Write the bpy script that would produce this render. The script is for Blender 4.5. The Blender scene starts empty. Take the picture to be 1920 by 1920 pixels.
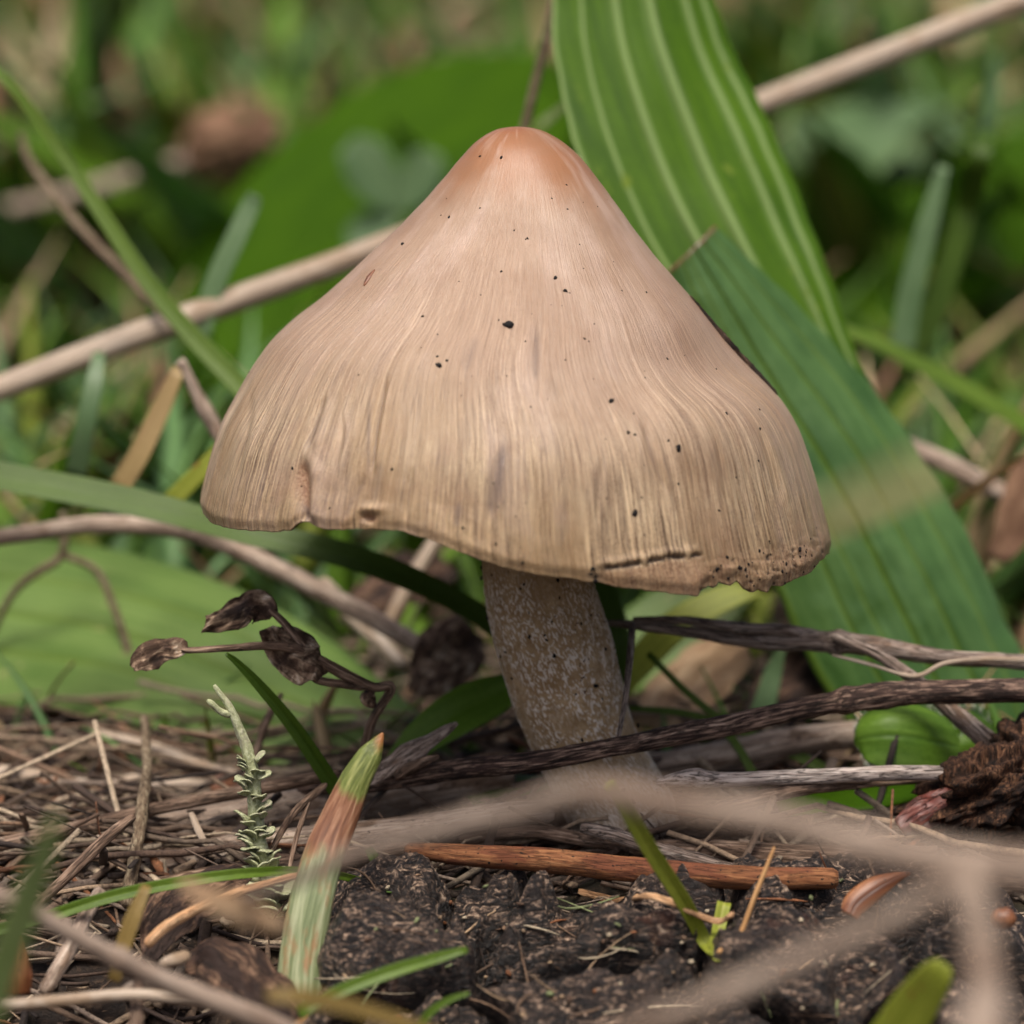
import bpy, math, random
import numpy as np
from mathutils import Vector
from mathutils.bvhtree import BVHTree

random.seed(7)
RNG = np.random.default_rng(7)
sc = bpy.context.scene
COL = sc.collection
CM = 0.01                                     # everything below is laid out in centimetres

# ------------------------------------------------------------------ camera, sky, sun, exposure
PITCH, TAN, D0 = math.radians(10.0), 0.121, 30.0
FWD = np.array([0, math.cos(PITCH), -math.sin(PITCH)])
UP = np.array([0, math.sin(PITCH), math.cos(PITCH)])
CAM = np.array([0, 0, 2.4]) - D0 * FWD

cd = bpy.data.cameras.new('camera')
cam = bpy.data.objects.new('camera', cd)
COL.objects.link(cam)
cam.location = CAM * CM
cam.rotation_euler = (math.pi / 2 - PITCH, 0, 0)
cd.sensor_width = 36
cd.lens = 18 / TAN
cd.clip_start, cd.clip_end = 0.005, 200
cd.dof.use_dof = True
cd.dof.focus_distance = 29.1 * CM
cd.dof.aperture_fstop = 26.0
cd.dof.aperture_blades = 0
sc.camera = cam

w = bpy.data.worlds.new('World')
sc.world = w
w.use_nodes = True
wn = w.node_tree
sky = wn.nodes.new('ShaderNodeTexSky')
sky.sky_type = 'NISHITA'
sky.sun_disc = False
SUN_EL, SUN_ROT = math.radians(68), math.radians(192)
sky.sun_elevation, sky.sun_rotation = SUN_EL, SUN_ROT
sky.air_density, sky.dust_density, sky.ozone_density = 0.6, 6.0, 0.3
wn.links.new(sky.outputs[0], wn.nodes['Background'].inputs[0])
wn.nodes['Background'].inputs[1].default_value = 0.085

sl = bpy.data.lights.new('sun', 'SUN')
sl.energy, sl.angle, sl.color = 1.5, math.radians(20), (1, 0.95, 0.87)
sun = bpy.data.objects.new('sun', sl)
COL.objects.link(sun)
sd = Vector((math.sin(SUN_ROT) * math.cos(SUN_EL), math.cos(SUN_ROT) * math.cos(SUN_EL), math.sin(SUN_EL)))
sun.rotation_euler = sd.to_track_quat('Z', 'Y').to_euler()
sun.location = (0, 0, 3)

sc.view_settings.view_transform = 'Standard'
sc.view_settings.look = 'None'
sc.view_settings.exposure = 0.95
sc.view_settings.gamma = 1
sc.cycles.use_denoising = True
sc.cycles.max_bounces = 8
sc.cycles.transparent_max_bounces = 8


# ------------------------------------------------------------------ maths helpers
def ray(px, py):
    return FWD + np.array([1, 0, 0]) * (px - 960) / 960 * TAN + UP * (960 - py) / 960 * TAN


def P(px, py, Y):
    d = ray(px, py)
    return CAM + d * (Y - CAM[1]) / d[1]


def cmpx(p):
    return float(np.dot(np.asarray(p) - CAM, FWD)) * TAN / 960


def proj(p):
    q = np.asarray(p) - CAM
    z = q @ FWD
    return q[..., 0] / z / TAN * 960 + 960, 960 - (q @ UP) / z / TAN * 960


_prm = np.random.default_rng(3).permutation(256)
_prm = np.concatenate([_prm, _prm, _prm])
_g = np.random.default_rng(4).normal(size=(256, 3))
_g /= np.linalg.norm(_g, axis=1)[:, None]


def perlin(p):
    p = np.asarray(p, float)
    i = np.floor(p).astype(int)
    f = p - i
    u = f * f * f * (f * (f * 6 - 15) + 10)
    i &= 255
    r = 0
    for dx in (0, 1):
        for dy in (0, 1):
            for dz in (0, 1):
                h = _prm[_prm[_prm[(i[..., 0] + dx) & 255] + ((i[..., 1] + dy) & 255)] + ((i[..., 2] + dz) & 255)]
                g = _g[h]
                d = g[..., 0] * (f[..., 0] - dx) + g[..., 1] * (f[..., 1] - dy) + g[..., 2] * (f[..., 2] - dz)
                wgt = (u[..., 0] if dx else 1 - u[..., 0]) * (u[..., 1] if dy else 1 - u[..., 1]) * (u[..., 2] if dz else 1 - u[..., 2])
                r = r + d * wgt
    return r * 1.6


def fbm(p, o=4, lac=2.1, gain=0.5):
    p = np.asarray(p, float)
    a, s, t = 1.0, 0, 0
    for k in range(o):
        s = s + a * perlin(p + 17.3 * k)
        t += a
        a *= gain
        p = p * lac
    return s / t * 1.4


def sstep(a, b, x):
    t = np.clip((x - a) / (b - a), 0, 1)
    return t * t * (3 - 2 * t)


def norm(v):
    v = np.asarray(v, float)
    return v / np.maximum(np.linalg.norm(v, axis=-1, keepdims=True), 1e-9)


def st(*a):
    return np.stack(np.broadcast_arrays(*a), -1)


def H(x, y):
    """ground height (cm): level moss and litter, dropping away towards the viewer"""
    x, y = np.asarray(x, float), np.asarray(y, float)
    z = -1.35 * sstep(-0.5, -2.9, y)
    near = np.exp(-(np.abs(y) / 60) ** 2)
    z = z + 0.16 * perlin(st(x * 0.55 + 3, y * 0.55, 0 * x)) * near + 0.05 * perlin(st(x * 2.1, y * 2.1, 0 * x + 5)) * near
    z = z + 1.2 * perlin(st(x * 0.05, y * 0.05, 0 * x + 9)) * sstep(15, 60, np.abs(y))
    return z


def G(px, py, lift=0.0):
    """where the ray through a pixel meets the ground (plus a lift)"""
    d = ray(px, py)
    ts = np.linspace(14, 220, 4000)
    pts = CAM + ts[:, None] * d
    below = pts[:, 2] < H(pts[:, 0], pts[:, 1]) + lift
    k = int(np.argmax(below)) if below.any() else len(ts) - 1
    return pts[k]


def catmull(c, n):
    c = np.asarray(c, float)
    m = len(c)
    if m == 2:
        t = np.linspace(0, 1, n)[:, None]
        return c[0] * (1 - t) + c[1] * t
    e = np.vstack([2 * c[0] - c[1], c, 2 * c[-1] - c[-2]])
    t = np.linspace(0, m - 1 - 1e-6, n)
    i = t.astype(int)
    f = (t - i)[:, None]
    p0, p1, p2, p3 = e[i], e[i + 1], e[i + 2], e[i + 3]
    return 0.5 * (2 * p1 + (p2 - p0) * f + (2 * p0 - 5 * p1 + 4 * p2 - p3) * f * f + (3 * p1 - p0 - 3 * p2 + p3) * f ** 3)


# ------------------------------------------------------------------ mesh + object helpers
class MB:
    """collects vertices (cm), faces and point attributes"""

    def __init__(s):
        s.v, s.f, s.a, s.n = [], [], {}, 0

    def add(s, v, f, **at):
        v = np.asarray(v, float).reshape(-1, 3)
        for k, x in at.items():
            s.a.setdefault(k, []).append((s.n, len(v), np.asarray(x, float)))
        s.v.append(v)
        s.f += [tuple(int(i) + s.n for i in q) for q in f]
        s.n += len(v)

    def grid(s, V, closed=False, caps=False, **at):
        r, c = V.shape[:2]
        idx = np.arange(r * c).reshape(r, c)
        nx = np.roll(idx, -1, 1)
        cc = c if closed else c - 1
        q = np.stack([idx[:-1, :cc], nx[:-1, :cc], nx[1:, :cc], idx[1:, :cc]], -1).reshape(-1, 4)
        f = q.tolist()
        if caps:
            f.append(idx[0, ::-1].tolist())
            f.append(idx[-1].tolist())
        s.add(V, f, **{k: np.asarray(x).reshape(r * c, -1) for k, x in at.items()})

    def mesh(s, name, origin, smooth=True):
        V = np.concatenate(s.v)
        me = bpy.data.meshes.new(name)
        me.from_pydata(((V - origin) * CM).tolist(), [], s.f)
        for k, parts in s.a.items():
            d = parts[0][2].reshape(parts[0][1], -1).shape[1]
            arr = np.zeros((len(V), d))
            for o, n, x in parts:
                arr[o:o + n] = x.reshape(n, -1)
            if d == 1:
                me.attributes.new(k, 'FLOAT', 'POINT').data.foreach_set('value', arr.ravel())
            else:
                me.attributes.new(k, 'FLOAT_VECTOR', 'POINT').data.foreach_set('vector', arr.ravel())
        if smooth:
            me.polygons.foreach_set('use_smooth', [True] * len(me.polygons))
        me.validate()
        me.update()
        return me


def tag(o, label=None, cat=None, group=None, kind=None):
    if label: o['label'] = label
    if cat: o['category'] = cat
    if group: o['group'] = group
    if kind: o['kind'] = kind
    return o


def base_of(mbs):
    V = np.concatenate([np.concatenate(m.v) for m in mbs])
    return np.array([*V[:, :2].mean(0), V[:, 2].min()])


def obj(name, mb, mat, parent=None, smooth=True):
    org = np.array(parent.location) / CM if parent else base_of([mb])
    if parent and parent.parent:
        org = org + np.array(parent.parent.location) / CM
    o = bpy.data.objects.new(name, mb.mesh(name, org, smooth))
    o.data.materials.append(mat)
    COL.objects.link(o)
    if parent:
        o.parent = parent
    else:
        o.location = org * CM
    return o


def empty(name, loc, label, cat, group=None):
    o = bpy.data.objects.new(name, None)
    o.empty_display_size = 0.005
    COL.objects.link(o)
    o.location = np.asarray(loc) * CM
    return tag(o, label, cat, group)


# ------------------------------------------------------------------ materials
def nd(nt, typ, ins=None, **props):
    n = nt.nodes.new('ShaderNode' + typ)
    for k, v in props.items():
        setattr(n, k, v)
    for k, v in (ins or {}).items():
        if hasattr(v, 'is_output'):
            nt.links.new(v, n.inputs[k])
        else:
            n.inputs[k].default_value = v
    return n


def new_mat(name):
    m = bpy.data.materials.new(name)
    m.use_nodes = True
    nt = m.node_tree
    return m, nt, nt.nodes['Principled BSDF'], nt.nodes['Material Output']


def mth(nt, op, a, b=0.0, clamp=False):
    return nd(nt, 'Math', {0: a, 1: b}, operation=op, use_clamp=clamp).outputs[0]


def mixc(nt, f, a, b, blend='MIX'):
    def c4(x): return x if hasattr(x, 'is_output') else (*x, 1)
    return nd(nt, 'Mix', {0: f, 6: c4(a), 7: c4(b)}, data_type='RGBA', blend_type=blend).outputs[2]


def ramp(nt, f, stops):
    r = nd(nt, 'ValToRGB', {0: f})
    e = r.color_ramp.elements
    while len(e) < len(stops):
        e.new(0.5)
    for el, (p, c) in zip(e, stops):
        el.position = p
        el.color = (*c, 1) if not isinstance(c, (int, float)) else (c, c, c, 1)
    return r.outputs[0]


def mrange(nt, v, a, b, c=0.0, d=1.0):
    return nd(nt, 'MapRange', {0: v, 1: a, 2: b, 3: c, 4: d}).outputs[0]


def attr(nt, name):
    return nd(nt, 'Attribute', attribute_name=name)


def coords(nt, k, name='tc', off=13.0):
    v = nd(nt, 'VectorMath', {0: attr(nt, name).outputs['Vector'], 1: k}, operation='MULTIPLY').outputs[0]
    r = nd(nt, 'ObjectInfo').outputs['Random']
    o = mth(nt, 'MULTIPLY', r, off)
    c = nd(nt, 'CombineXYZ', {0: o, 1: o, 2: o}).outputs[0]
    return nd(nt, 'VectorMath', {0: v, 1: c}, operation='ADD').outputs[0]


def noise(nt, v, scale=1.0, detail=5.0, rough=0.6, dist=0.0):
    return nd(nt, 'TexNoise', {'Vector': v, 'Scale': scale, 'Detail': detail, 'Roughness': rough, 'Distortion': dist}).outputs[0]


def bump(nt, h, dist, strength=1.0):
    return nd(nt, 'Bump', {'Height': h, 'Distance': dist * CM, 'Strength': strength}).outputs[0]


def lin(r, g, b):
    return tuple(((c / 255) / 12.92 if c / 255 <= 0.04045 else ((c / 255 + 0.055) / 1.055) ** 2.4) for c in (r, g, b))


def fibre(name, stops, k=(55, 55, 5), patch=None, patch_at=0.55, rough=0.75, bmp=0.012, spec=0.25, speck=0.0, speck_col=(0.01, 0.008, 0.006), crack=0.0):
    m, nt, bs, out = new_mat(name)
    n1 = noise(nt, coords(nt, k), 1, 6, 0.65, 0.3)
    n2 = noise(nt, coords(nt, (3, 3, 1.6)), 1, 3, 0.6)
    f = mth(nt, 'ADD', mth(nt, 'MULTIPLY', n1, 0.75), mth(nt, 'MULTIPLY', n2, 0.25))
    c = ramp(nt, mrange(nt, f, 0.33, 0.67), stops)
    h = n1
    if patch:
        n3 = noise(nt, coords(nt, (5, 5, 2.2), off=31), 1, 5, 0.65)
        c = mixc(nt, mrange(nt, n3, patch_at - 0.04, patch_at + 0.05), c, patch)
    if crack:
        n5 = noise(nt, coords(nt, (26, 26, 2.2), off=5), 1, 4, 0.6, 0.8)
        cr = mrange(nt, mth(nt, 'ABSOLUTE', mth(nt, 'SUBTRACT', n5, 0.5)), 0.0, 0.035, crack, 0.0)
        c = mixc(nt, cr, c, speck_col)
        h = mth(nt, 'SUBTRACT', h, mth(nt, 'MULTIPLY', cr, 0.6))
    if speck:
        n4 = noise(nt, coords(nt, (42, 42, 30), off=71), 1, 2, 0.5)
        c = mixc(nt, mrange(nt, n4, 0.70 - speck, 0.74 - speck), c, speck_col)
    nt.links.new(c, bs.inputs['Base Color'])
    bs.inputs['Roughness'].default_value = rough
    bs.inputs['Specular IOR Level'].default_value = spec
    nt.links.new(bump(nt, h, bmp), bs.inputs['Normal'])
    return m


def leafm(name, dark, light, vein, k=(14, 14, 1.2), rough=0.42, trans=0.25, tcol=None, spot=None, spot_at=0.68, vmix=0.8, bmp=0.006, extra=None, spec=0.25):
    m, nt, bs, out = new_mat(name)
    n1 = noise(nt, coords(nt, k), 1, 5, 0.6)
    n2 = noise(nt, coords(nt, (2.2, 2.2, 1.0)), 1, 3, 0.55)
    n3 = noise(nt, coords(nt, (38, 38, 26)), 1, 3, 0.6)
    f = mth(nt, 'ADD', mth(nt, 'ADD', mth(nt, 'MULTIPLY', n1, 0.5), mth(nt, 'MULTIPLY', n2, 0.3)), mth(nt, 'MULTIPLY', n3, 0.2))
    c = mixc(nt, mrange(nt, f, 0.36, 0.64), dark, light)
    c = mixc(nt, mth(nt, 'MULTIPLY', attr(nt, 'vein').outputs['Fac'], vmix, True), c, vein)
    if spot:
        n4 = noise(nt, coords(nt, (5, 5, 3), off=19), 1, 4, 0.6)
        c = mixc(nt, mrange(nt, n4, spot_at, spot_at + 0.05), c, spot)
    if extra:
        c = extra(nt, c)
    nt.links.new(c, bs.inputs['Base Color'])
    bs.inputs['Roughness'].default_value = rough
    bs.inputs['Specular IOR Level'].default_value = spec
    hh = mth(nt, 'ADD', mth(nt, 'MULTIPLY', n1, 0.7), mth(nt, 'MULTIPLY', n3, 0.5))
    nt.links.new(bump(nt, hh, bmp), bs.inputs['Normal'])
    tr = nd(nt, 'BsdfTranslucent', {0: mixc(nt, 1.0, c, (1.0, 1.1, 0.45), 'MULTIPLY')})
    mx = nd(nt, 'MixShader', {0: trans, 1: bs.outputs[0], 2: tr.outputs[0]})
    nt.links.new(mx.outputs[0], out.inputs[0])
    return m


M = {}
M['dark_twig'] = fibre('dark_twig', [(0, lin(28, 20, 17)), (0.45, lin(72, 54, 46)), (0.7, lin(146, 120, 103)), (1, lin(200, 175, 154))], patch=lin(44, 32, 27), patch_at=0.56, crack=0.9)
M['brown_twig'] = fibre('brown_twig', [(0, lin(50, 37, 29)), (0.5, lin(118, 95, 78)), (1, lin(186, 160, 138))], patch=lin(78, 59, 47), patch_at=0.6, crack=0.8)
M['grey_twig'] = fibre('grey_twig', [(0, lin(66, 54, 48)), (0.45, lin(138, 120, 107)), (1, lin(203, 188, 174))], patch=lin(120, 98, 82), patch_at=0.6, crack=0.9, k=(60, 60, 4))
M['pale_twig'] = fibre('pale_twig', [(0, lin(84, 72, 66)), (0.4, lin(168, 153, 143)), (1, lin(226, 214, 204))], patch=lin(128, 100, 82), patch_at=0.64, crack=0.9, k=(60, 60, 4))
M['orange_twig'] = fibre('orange_twig', [(0, lin(66, 38, 24)), (0.45, lin(126, 80, 50)), (1, lin(172, 122, 82))], patch=lin(112, 66, 44), patch_at=0.54, speck=0.05, crack=0.6, bmp=0.008)
M['straw'] = fibre('straw', [(0, lin(104, 88, 74)), (0.5, lin(166, 147, 126)), (1, lin(206, 192, 174))], patch=lin(142, 120, 96), patch_at=0.56, k=(26, 26, 0.8), rough=0.5, spec=0.4, bmp=0.006)
M['grey_straw'] = fibre('grey_straw', [(0, lin(96, 79, 67)), (0.5, lin(170, 149, 131)), (1, lin(212, 196, 178))], patch=lin(128, 105, 86), patch_at=0.58, k=(45, 45, 2.5), speck=0.03, crack=0.5, rough=0.6)
M['soft_tan'] = fibre('soft_tan', [(0, lin(104, 88, 76)), (0.5, lin(146, 128, 112)), (1, lin(178, 162, 146))], k=(8, 8, 1.2), patch=lin(120, 101, 86), patch_at=0.55)
M['orange_sliver'] = fibre('orange_sliver', [(0, lin(110, 74, 48)), (0.5, lin(196, 150, 108)), (1, lin(228, 192, 152))], k=(50, 50, 3), crack=0.6)
M['needle'] = fibre('needle', [(0, lin(120, 84, 50)), (0.5, lin(184, 140, 92)), (1, lin(214, 176, 128))], k=(40, 40, 2), bmp=0.004)
M['dead_leaf'] = fibre('dead_leaf', [(0, lin(28, 19, 15)), (0.5, lin(82, 60, 46)), (1, lin(150, 120, 96))], k=(30, 30, 10), patch=lin(44, 31, 25), patch_at=0.5, crack=0.7)
M['curled_leaf'] = fibre('curled_leaf', [(0, lin(34, 24, 19)), (0.45, lin(92, 70, 55)), (0.72, lin(160, 136, 112)), (1, lin(232, 216, 194))], k=(13, 13, 11), patch=lin(46, 33, 26), patch_at=0.55, crack=0.5, bmp=0.03)
M['tan_leaf'] = fibre('tan_leaf', [(0, lin(116, 90, 66)), (0.5, lin(156, 128, 98)), (1, lin(188, 164, 132))], k=(12, 12, 3))
M['pink_leaf'] = fibre('pink_leaf', [(0, lin(86, 60, 44)), (0.5, lin(122, 92, 70)), (1, lin(150, 120, 94))], k=(12, 12, 3))
M['bud_scale'] = fibre('bud_scale', [(0, lin(70, 38, 20)), (0.5, lin(118, 70, 40)), (1, lin(154, 104, 66))], k=(26, 26, 2), rough=0.4, spec=0.5, bmp=0.006, speck=0.02)
M['red_bark'] = fibre('red_bark', [(0, lin(44, 20, 16)), (0.5, lin(98, 48, 38)), (1, lin(150, 96, 82))], k=(40, 40, 6), rough=0.35, spec=0.6, crack=0.8)
M['wood'] = fibre('wood', [(0, lin(24, 15, 10)), (0.5, lin(74, 48, 32)), (1, lin(140, 102, 74))], k=(40, 40, 5), patch=lin(40, 26, 18), patch_at=0.52, crack=1.0, bmp=0.03)
M['stone'] = fibre('stone', [(0, lin(150, 132, 120)), (1, lin(236, 222, 208))], k=(8, 8, 8))
M['mossy'] = fibre('mossy', [(0, lin(52, 42, 32)), (0.5, lin(112, 94, 74)), (1, lin(172, 158, 130))], k=(40, 40, 14), speck=0.05, bmp=0.03)
M['dirt'] = fibre('dirt', [(0, lin(10, 9, 9)), (0.6, lin(26, 22, 20)), (1, lin(56, 46, 40))], k=(60, 60, 60), bmp=0.01)
M['lichen'] = fibre('lichen', [(0, lin(132, 136, 96)), (0.5, lin(184, 188, 146)), (1, lin(220, 222, 190))], k=(50, 50, 40), patch=lin(178, 170, 146), patch_at=0.6, bmp=0.02, rough=0.9)

M['grass'] = leafm('grass', lin(66, 90, 20), lin(104, 130, 44), lin(124, 148, 70), k=(60, 60, 1.2), bmp=0.005)
M['grass_dark'] = leafm('grass_dark', lin(50, 74, 16), lin(80, 106, 32), lin(98, 122, 54), k=(60, 60, 1.2), bmp=0.005)
M['grass_yellow'] = leafm('grass_yellow', lin(112, 122, 34), lin(158, 164, 66), lin(176, 176, 96), k=(60, 60, 1.2), spot=lin(132, 92, 44), spot_at=0.62)
M['pale_blade'] = leafm('pale_blade', lin(128, 146, 84), lin(164, 178, 122), lin(170, 180, 130), trans=0.35)
M['dry_grass'] = leafm('dry_grass', lin(128, 104, 66), lin(176, 152, 104), lin(190, 170, 126), k=(60, 60, 1.2), trans=0.15)
M['ochre'] = leafm('ochre', lin(100, 84, 42), lin(140, 116, 64), lin(150, 130, 84), k=(60, 60, 2), trans=0.1)


def tan_patch(nt, c):  # soft tan band across the leaf, plus the brown edge of the cut tip
    t = nd(nt, 'SeparateXYZ', {0: attr(nt, 'tn').outputs['Vector']})
    e = mth(nt, 'ADD', t.outputs[1], mth(nt, 'MULTIPLY', t.outputs[0], 0.03))
    f = mth(nt, 'MULTIPLY', mrange(nt, e, 0.37, 0.43), mrange(nt, e, 0.45, 0.48, 1, 0))
    c = mixc(nt, mth(nt, 'MULTIPLY', f, 0.55), c, lin(146, 136, 92))
    tip = mth(nt, 'MULTIPLY', mrange(nt, mth(nt, 'ADD', t.outputs[1], mth(nt, 'MULTIPLY', noise(nt, coords(nt, (20, 20, 20)), 1, 2), 0.008)), 0.006, 0.012, 1, 0), 0.9)
    return mixc(nt, tip, c, lin(96, 62, 30))


M['plantain'] = leafm('plantain', lin(50, 84, 2), lin(86, 122, 12), lin(148, 172, 106), spot=lin(112, 134, 40), spot_at=0.66, k=(14, 14, 0.9), rough=0.42, spec=0.3, vmix=0.85)
M['plantain_blue'] = leafm('plantain_blue', lin(46, 80, 28), lin(88, 120, 62), lin(88, 112, 30), rough=0.3, trans=0.1, spec=0.5, extra=tan_patch, k=(9, 9, 0.9))
M['plantain_pale'] = leafm('plantain_pale', lin(74, 102, 38), lin(114, 138, 70), lin(84, 106, 28), rough=0.4, trans=0.15, k=(10, 10, 0.8), spot=lin(134, 140, 84), spot_at=0.64)
M['leaf_deep'] = leafm('leaf_deep', lin(42, 74, 0), lin(66, 100, 1), lin(78, 110, 10), rough=0.7, spec=0.08, trans=0.25, k=(4, 4, 0.6))
M['leaf_blue'] = leafm('leaf_blue', lin(66, 92, 54), lin(102, 126, 86), lin(104, 130, 92), rough=0.4, trans=0.1, k=(4, 4, 1))
M['leaf_hairy'] = leafm('leaf_hairy', lin(70, 104, 22), lin(112, 146, 52), lin(58, 88, 22), trans=0.25, spot=lin(108, 76, 32), spot_at=0.73)


# ------------------------------------------------------------------ shape builders
def frames(path):
    t = norm(np.gradient(path, axis=0))
    n = np.zeros_like(path)
    ref = np.array([0, -0.6, 0.8])
    v = ref - t[0] * (ref @ t[0])
    if np.linalg.norm(v) < 1e-3:
        v = np.array([1.0, 0, 0]) - t[0] * t[0][0]
    n[0] = norm(v)
    for i in range(1, len(path)):
        v = n[i - 1] - t[i] * (n[i - 1] @ t[i])
        n[i] = norm(v)
    return t, n, np.cross(t, n)


def arclen(path):
    return np.concatenate([[0], np.cumsum(np.linalg.norm(np.diff(path, axis=0), axis=1))])


def tube(mb, ctrl, r, seg=18, res=26, rough=0.09, seed=0.0, wob=0.25, flat=1.0, ridge=0.06, nodes=()):
    ctrl = np.asarray(ctrl, float)
    r = np.asarray(r, float)
    L = arclen(ctrl)[-1]
    n = int(np.clip(L * res, 10, 420))
    path = catmull(ctrl, n)
    s = arclen(path)
    rr = np.interp(np.linspace(0, 1, n), np.linspace(0, 1, len(r)), r)
    path = path + wob * rr[:, None] * np.stack([perlin(st(s * 1.3 + seed, 0 * s + k * 7.7, 0 * s + seed)) for k in range(3)], -1)
    for q, amp in nodes:
        rr = rr * (1 + amp * np.exp(-((s / s[-1] - q) / (0.9 * rr.mean() / s[-1])) ** 2))
    t, a, b = frames(path)
    th = np.linspace(0, 2 * np.pi, seg, endpoint=False)
    ct, sn = np.cos(th)[None], np.sin(th)[None]
    S = s[:, None]
    k = 1 / max(r.mean(), 0.02)
    rad = rr[:, None] * (1 + rough * fbm(st(ct * 1.2 + seed, sn * 1.2, S * k * 0.35 + seed), 4)
                         + ridge * perlin(st(ct * 4 + seed, sn * 4, S * k * 0.08)))
    e = np.minimum(np.arange(n), np.arange(n)[::-1])
    rad = rad * np.where(e == 0, 0.55 + 0.25 * RNG.random(n), 1.0)[:, None]
    V = path[:, None] + rad[..., None] * (ct[..., None] * a[:, None] * flat + sn[..., None] * b[:, None])
    tc = st(rr[:, None] * ct, rr[:, None] * sn, S + seed)
    tn = st(th[None] / 2 / np.pi, S / s[-1], 0 * S)
    mb.grid(V, True, True, tc=tc, tn=tn, vein=np.zeros((n, seg, 1)))
    return path


def blade(mb, ctrl, wid, nrm=(0, -0.9, 0.45), thick=0.012, cols=13, res=14, fold=0.0, ribs=(), wave=0.0, arch=0.0, seed=0.0,
          crump=0.0, twist=0.0, edge=0.0, vmax=260, cut=0.0):
    """a leaf or grass blade: two skins and an edge. fold = V across, arch = bow across, ribs = (u, width, height)"""
    ctrl = np.asarray(ctrl, float)
    L = arclen(ctrl)[-1]
    n = int(np.clip(L * res, 12, vmax))
    path = catmull(ctrl, n)
    s = arclen(path)
    v01 = s / s[-1]
    wd = np.interp(np.linspace(0, 1, n), np.linspace(0, 1, len(wid)), np.asarray(wid, float)) / 2
    if n > 30:
        kk = max(3, n // (3 * len(wid)))
        wd = np.convolve(np.pad(wd, kk, mode='reflect', reflect_type='odd'), np.ones(2 * kk + 1) / (2 * kk + 1), 'valid')
        wd = np.maximum(wd, 0.002)
    t = norm(np.gradient(path, axis=0))
    nn = np.broadcast_to(np.asarray(nrm, float), path.shape)
    W = norm(np.cross(t, nn))
    N = np.cross(W, t)
    if twist:
        a = (twist * (v01 - 0.5))[:, None]
        W, N = W * np.cos(a) + N * np.sin(a), N * np.cos(a) - W * np.sin(a)
    u = np.linspace(-1, 1, cols)[None]
    wv = wd[:, None]
    if edge:
        wv = wv * (1 + edge * perlin(st(v01 * L * 3 + seed, 0 * v01 + 3, 0 * v01))[:, None] * np.abs(u) ** 3)
    h = fold * np.abs(u) * wv + arch * (1 - u * u) * wv + 0 * wv
    vein = 0 * h
    for (u0, w0, a0) in ribs:
        g = np.exp(-((u - u0) / w0) ** 2) + 0 * h
        h = h + a0 * g * np.minimum(1, wv / 0.3)
        vein = np.maximum(vein, g)
    S = s[:, None]
    if wave:
        h = h + wave * perlin(st(S * 0.9 + seed, u * 1.3 + seed, 0 * S)) * wv
    if crump:
        h = h + crump * fbm(st(S * 3.2 + seed, u * wv * 3.2, 0 * S + seed), 4)
    top = path[:, None] + W[:, None] * (u * wv)[..., None] + N[:, None] * h[..., None]
    if crump:
        top = top + crump * 0.5 * np.stack([fbm(st(S * 2.6 + seed, u * wv * 2.6, 0 * S + 5 * k), 3) for k in range(3)], -1)
    if cut:
        top = top + t[:, None] * (cut * u * np.exp(-S / 0.5))[..., None]
    th = thick * (0.25 + 0.75 * np.sqrt(np.clip(1 - u * u, 0, 1))) + 0 * h
    bot = top - N[:, None] * th[..., None]
    V = np.concatenate([top, bot[:, ::-1]], 1)
    tc = st(u * wv, 0 * h + seed, S + seed)
    tn = st((u + 1) / 2, v01[:, None], 0 * h)
    two = lambda x: np.concatenate([x, x[:, ::-1]], 1)
    r, c = V.shape[:2]
    mb.grid(V, True, False, tc=two(tc), tn=two(tn), vein=two(vein))
    o = mb.n - r * c
    m = cols
    for row, flip in ((0, True), (r - 1, False)):
        b0 = o + row * c
        for j in range(m - 1):
            q = (b0 + j, b0 + j + 1, b0 + c - 2 - j, b0 + c - 1 - j)
            mb.f.append(q[::-1] if flip else q)
    return path, W, N


def blob(mb, c, rad, seed=0.0, amp=0.25, freq=1.2, rows=14, seg=20, rot=0.0, sink=0.0, ax=None):
    th = np.linspace(0, 2 * np.pi, seg, endpoint=False)[None]
    ph = np.linspace(0.02, np.pi - 0.02, rows)[:, None]
    d = st(np.sin(ph) * np.cos(th), np.sin(ph) * np.sin(th), np.cos(ph) + 0 * th)
    f = 1 + amp * fbm(d * freq + seed, 4)
    V = d * f[..., None] * np.asarray(rad)
    if ax is not None:
        z = norm(ax)
        x = norm(np.cross([0.3, 0.9, 0.2], z))
        V = V @ np.array([x, np.cross(z, x), z])
    elif rot:
        cr, sr = math.cos(rot), math.sin(rot)
        V = V @ np.array([[cr, 0, sr], [0, 1, 0], [-sr, 0, cr]])
    mb.grid(V + np.asarray(c), True, True, tc=V, tn=d, vein=np.zeros((rows, seg, 1)))


def pts_of(lst, dflt_lift=0.0):
    """(px, py, Y, radius or width in px) -> points and sizes in cm; Y None = lying on the ground"""
    p, r = [], []
    for a in lst:
        q = G(a[0], a[1], dflt_lift) if a[2] is None else P(a[0], a[1], a[2])
        p.append(q)
        r.append(a[3] * cmpx(q))
    return np.array(p), np.array(r)

#@@GROUND
def PV(px, py, Y):
    px, py, Y = np.broadcast_arrays(np.asarray(px, float), np.asarray(py, float), np.asarray(Y, float))
    d = FWD + ((px - 960) / 960 * TAN)[..., None] * np.array([1, 0, 0]) + ((960 - py) / 960 * TAN)[..., None] * UP
    return CAM + d * ((Y - CAM[1]) / d[..., 1])[..., None]


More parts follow.
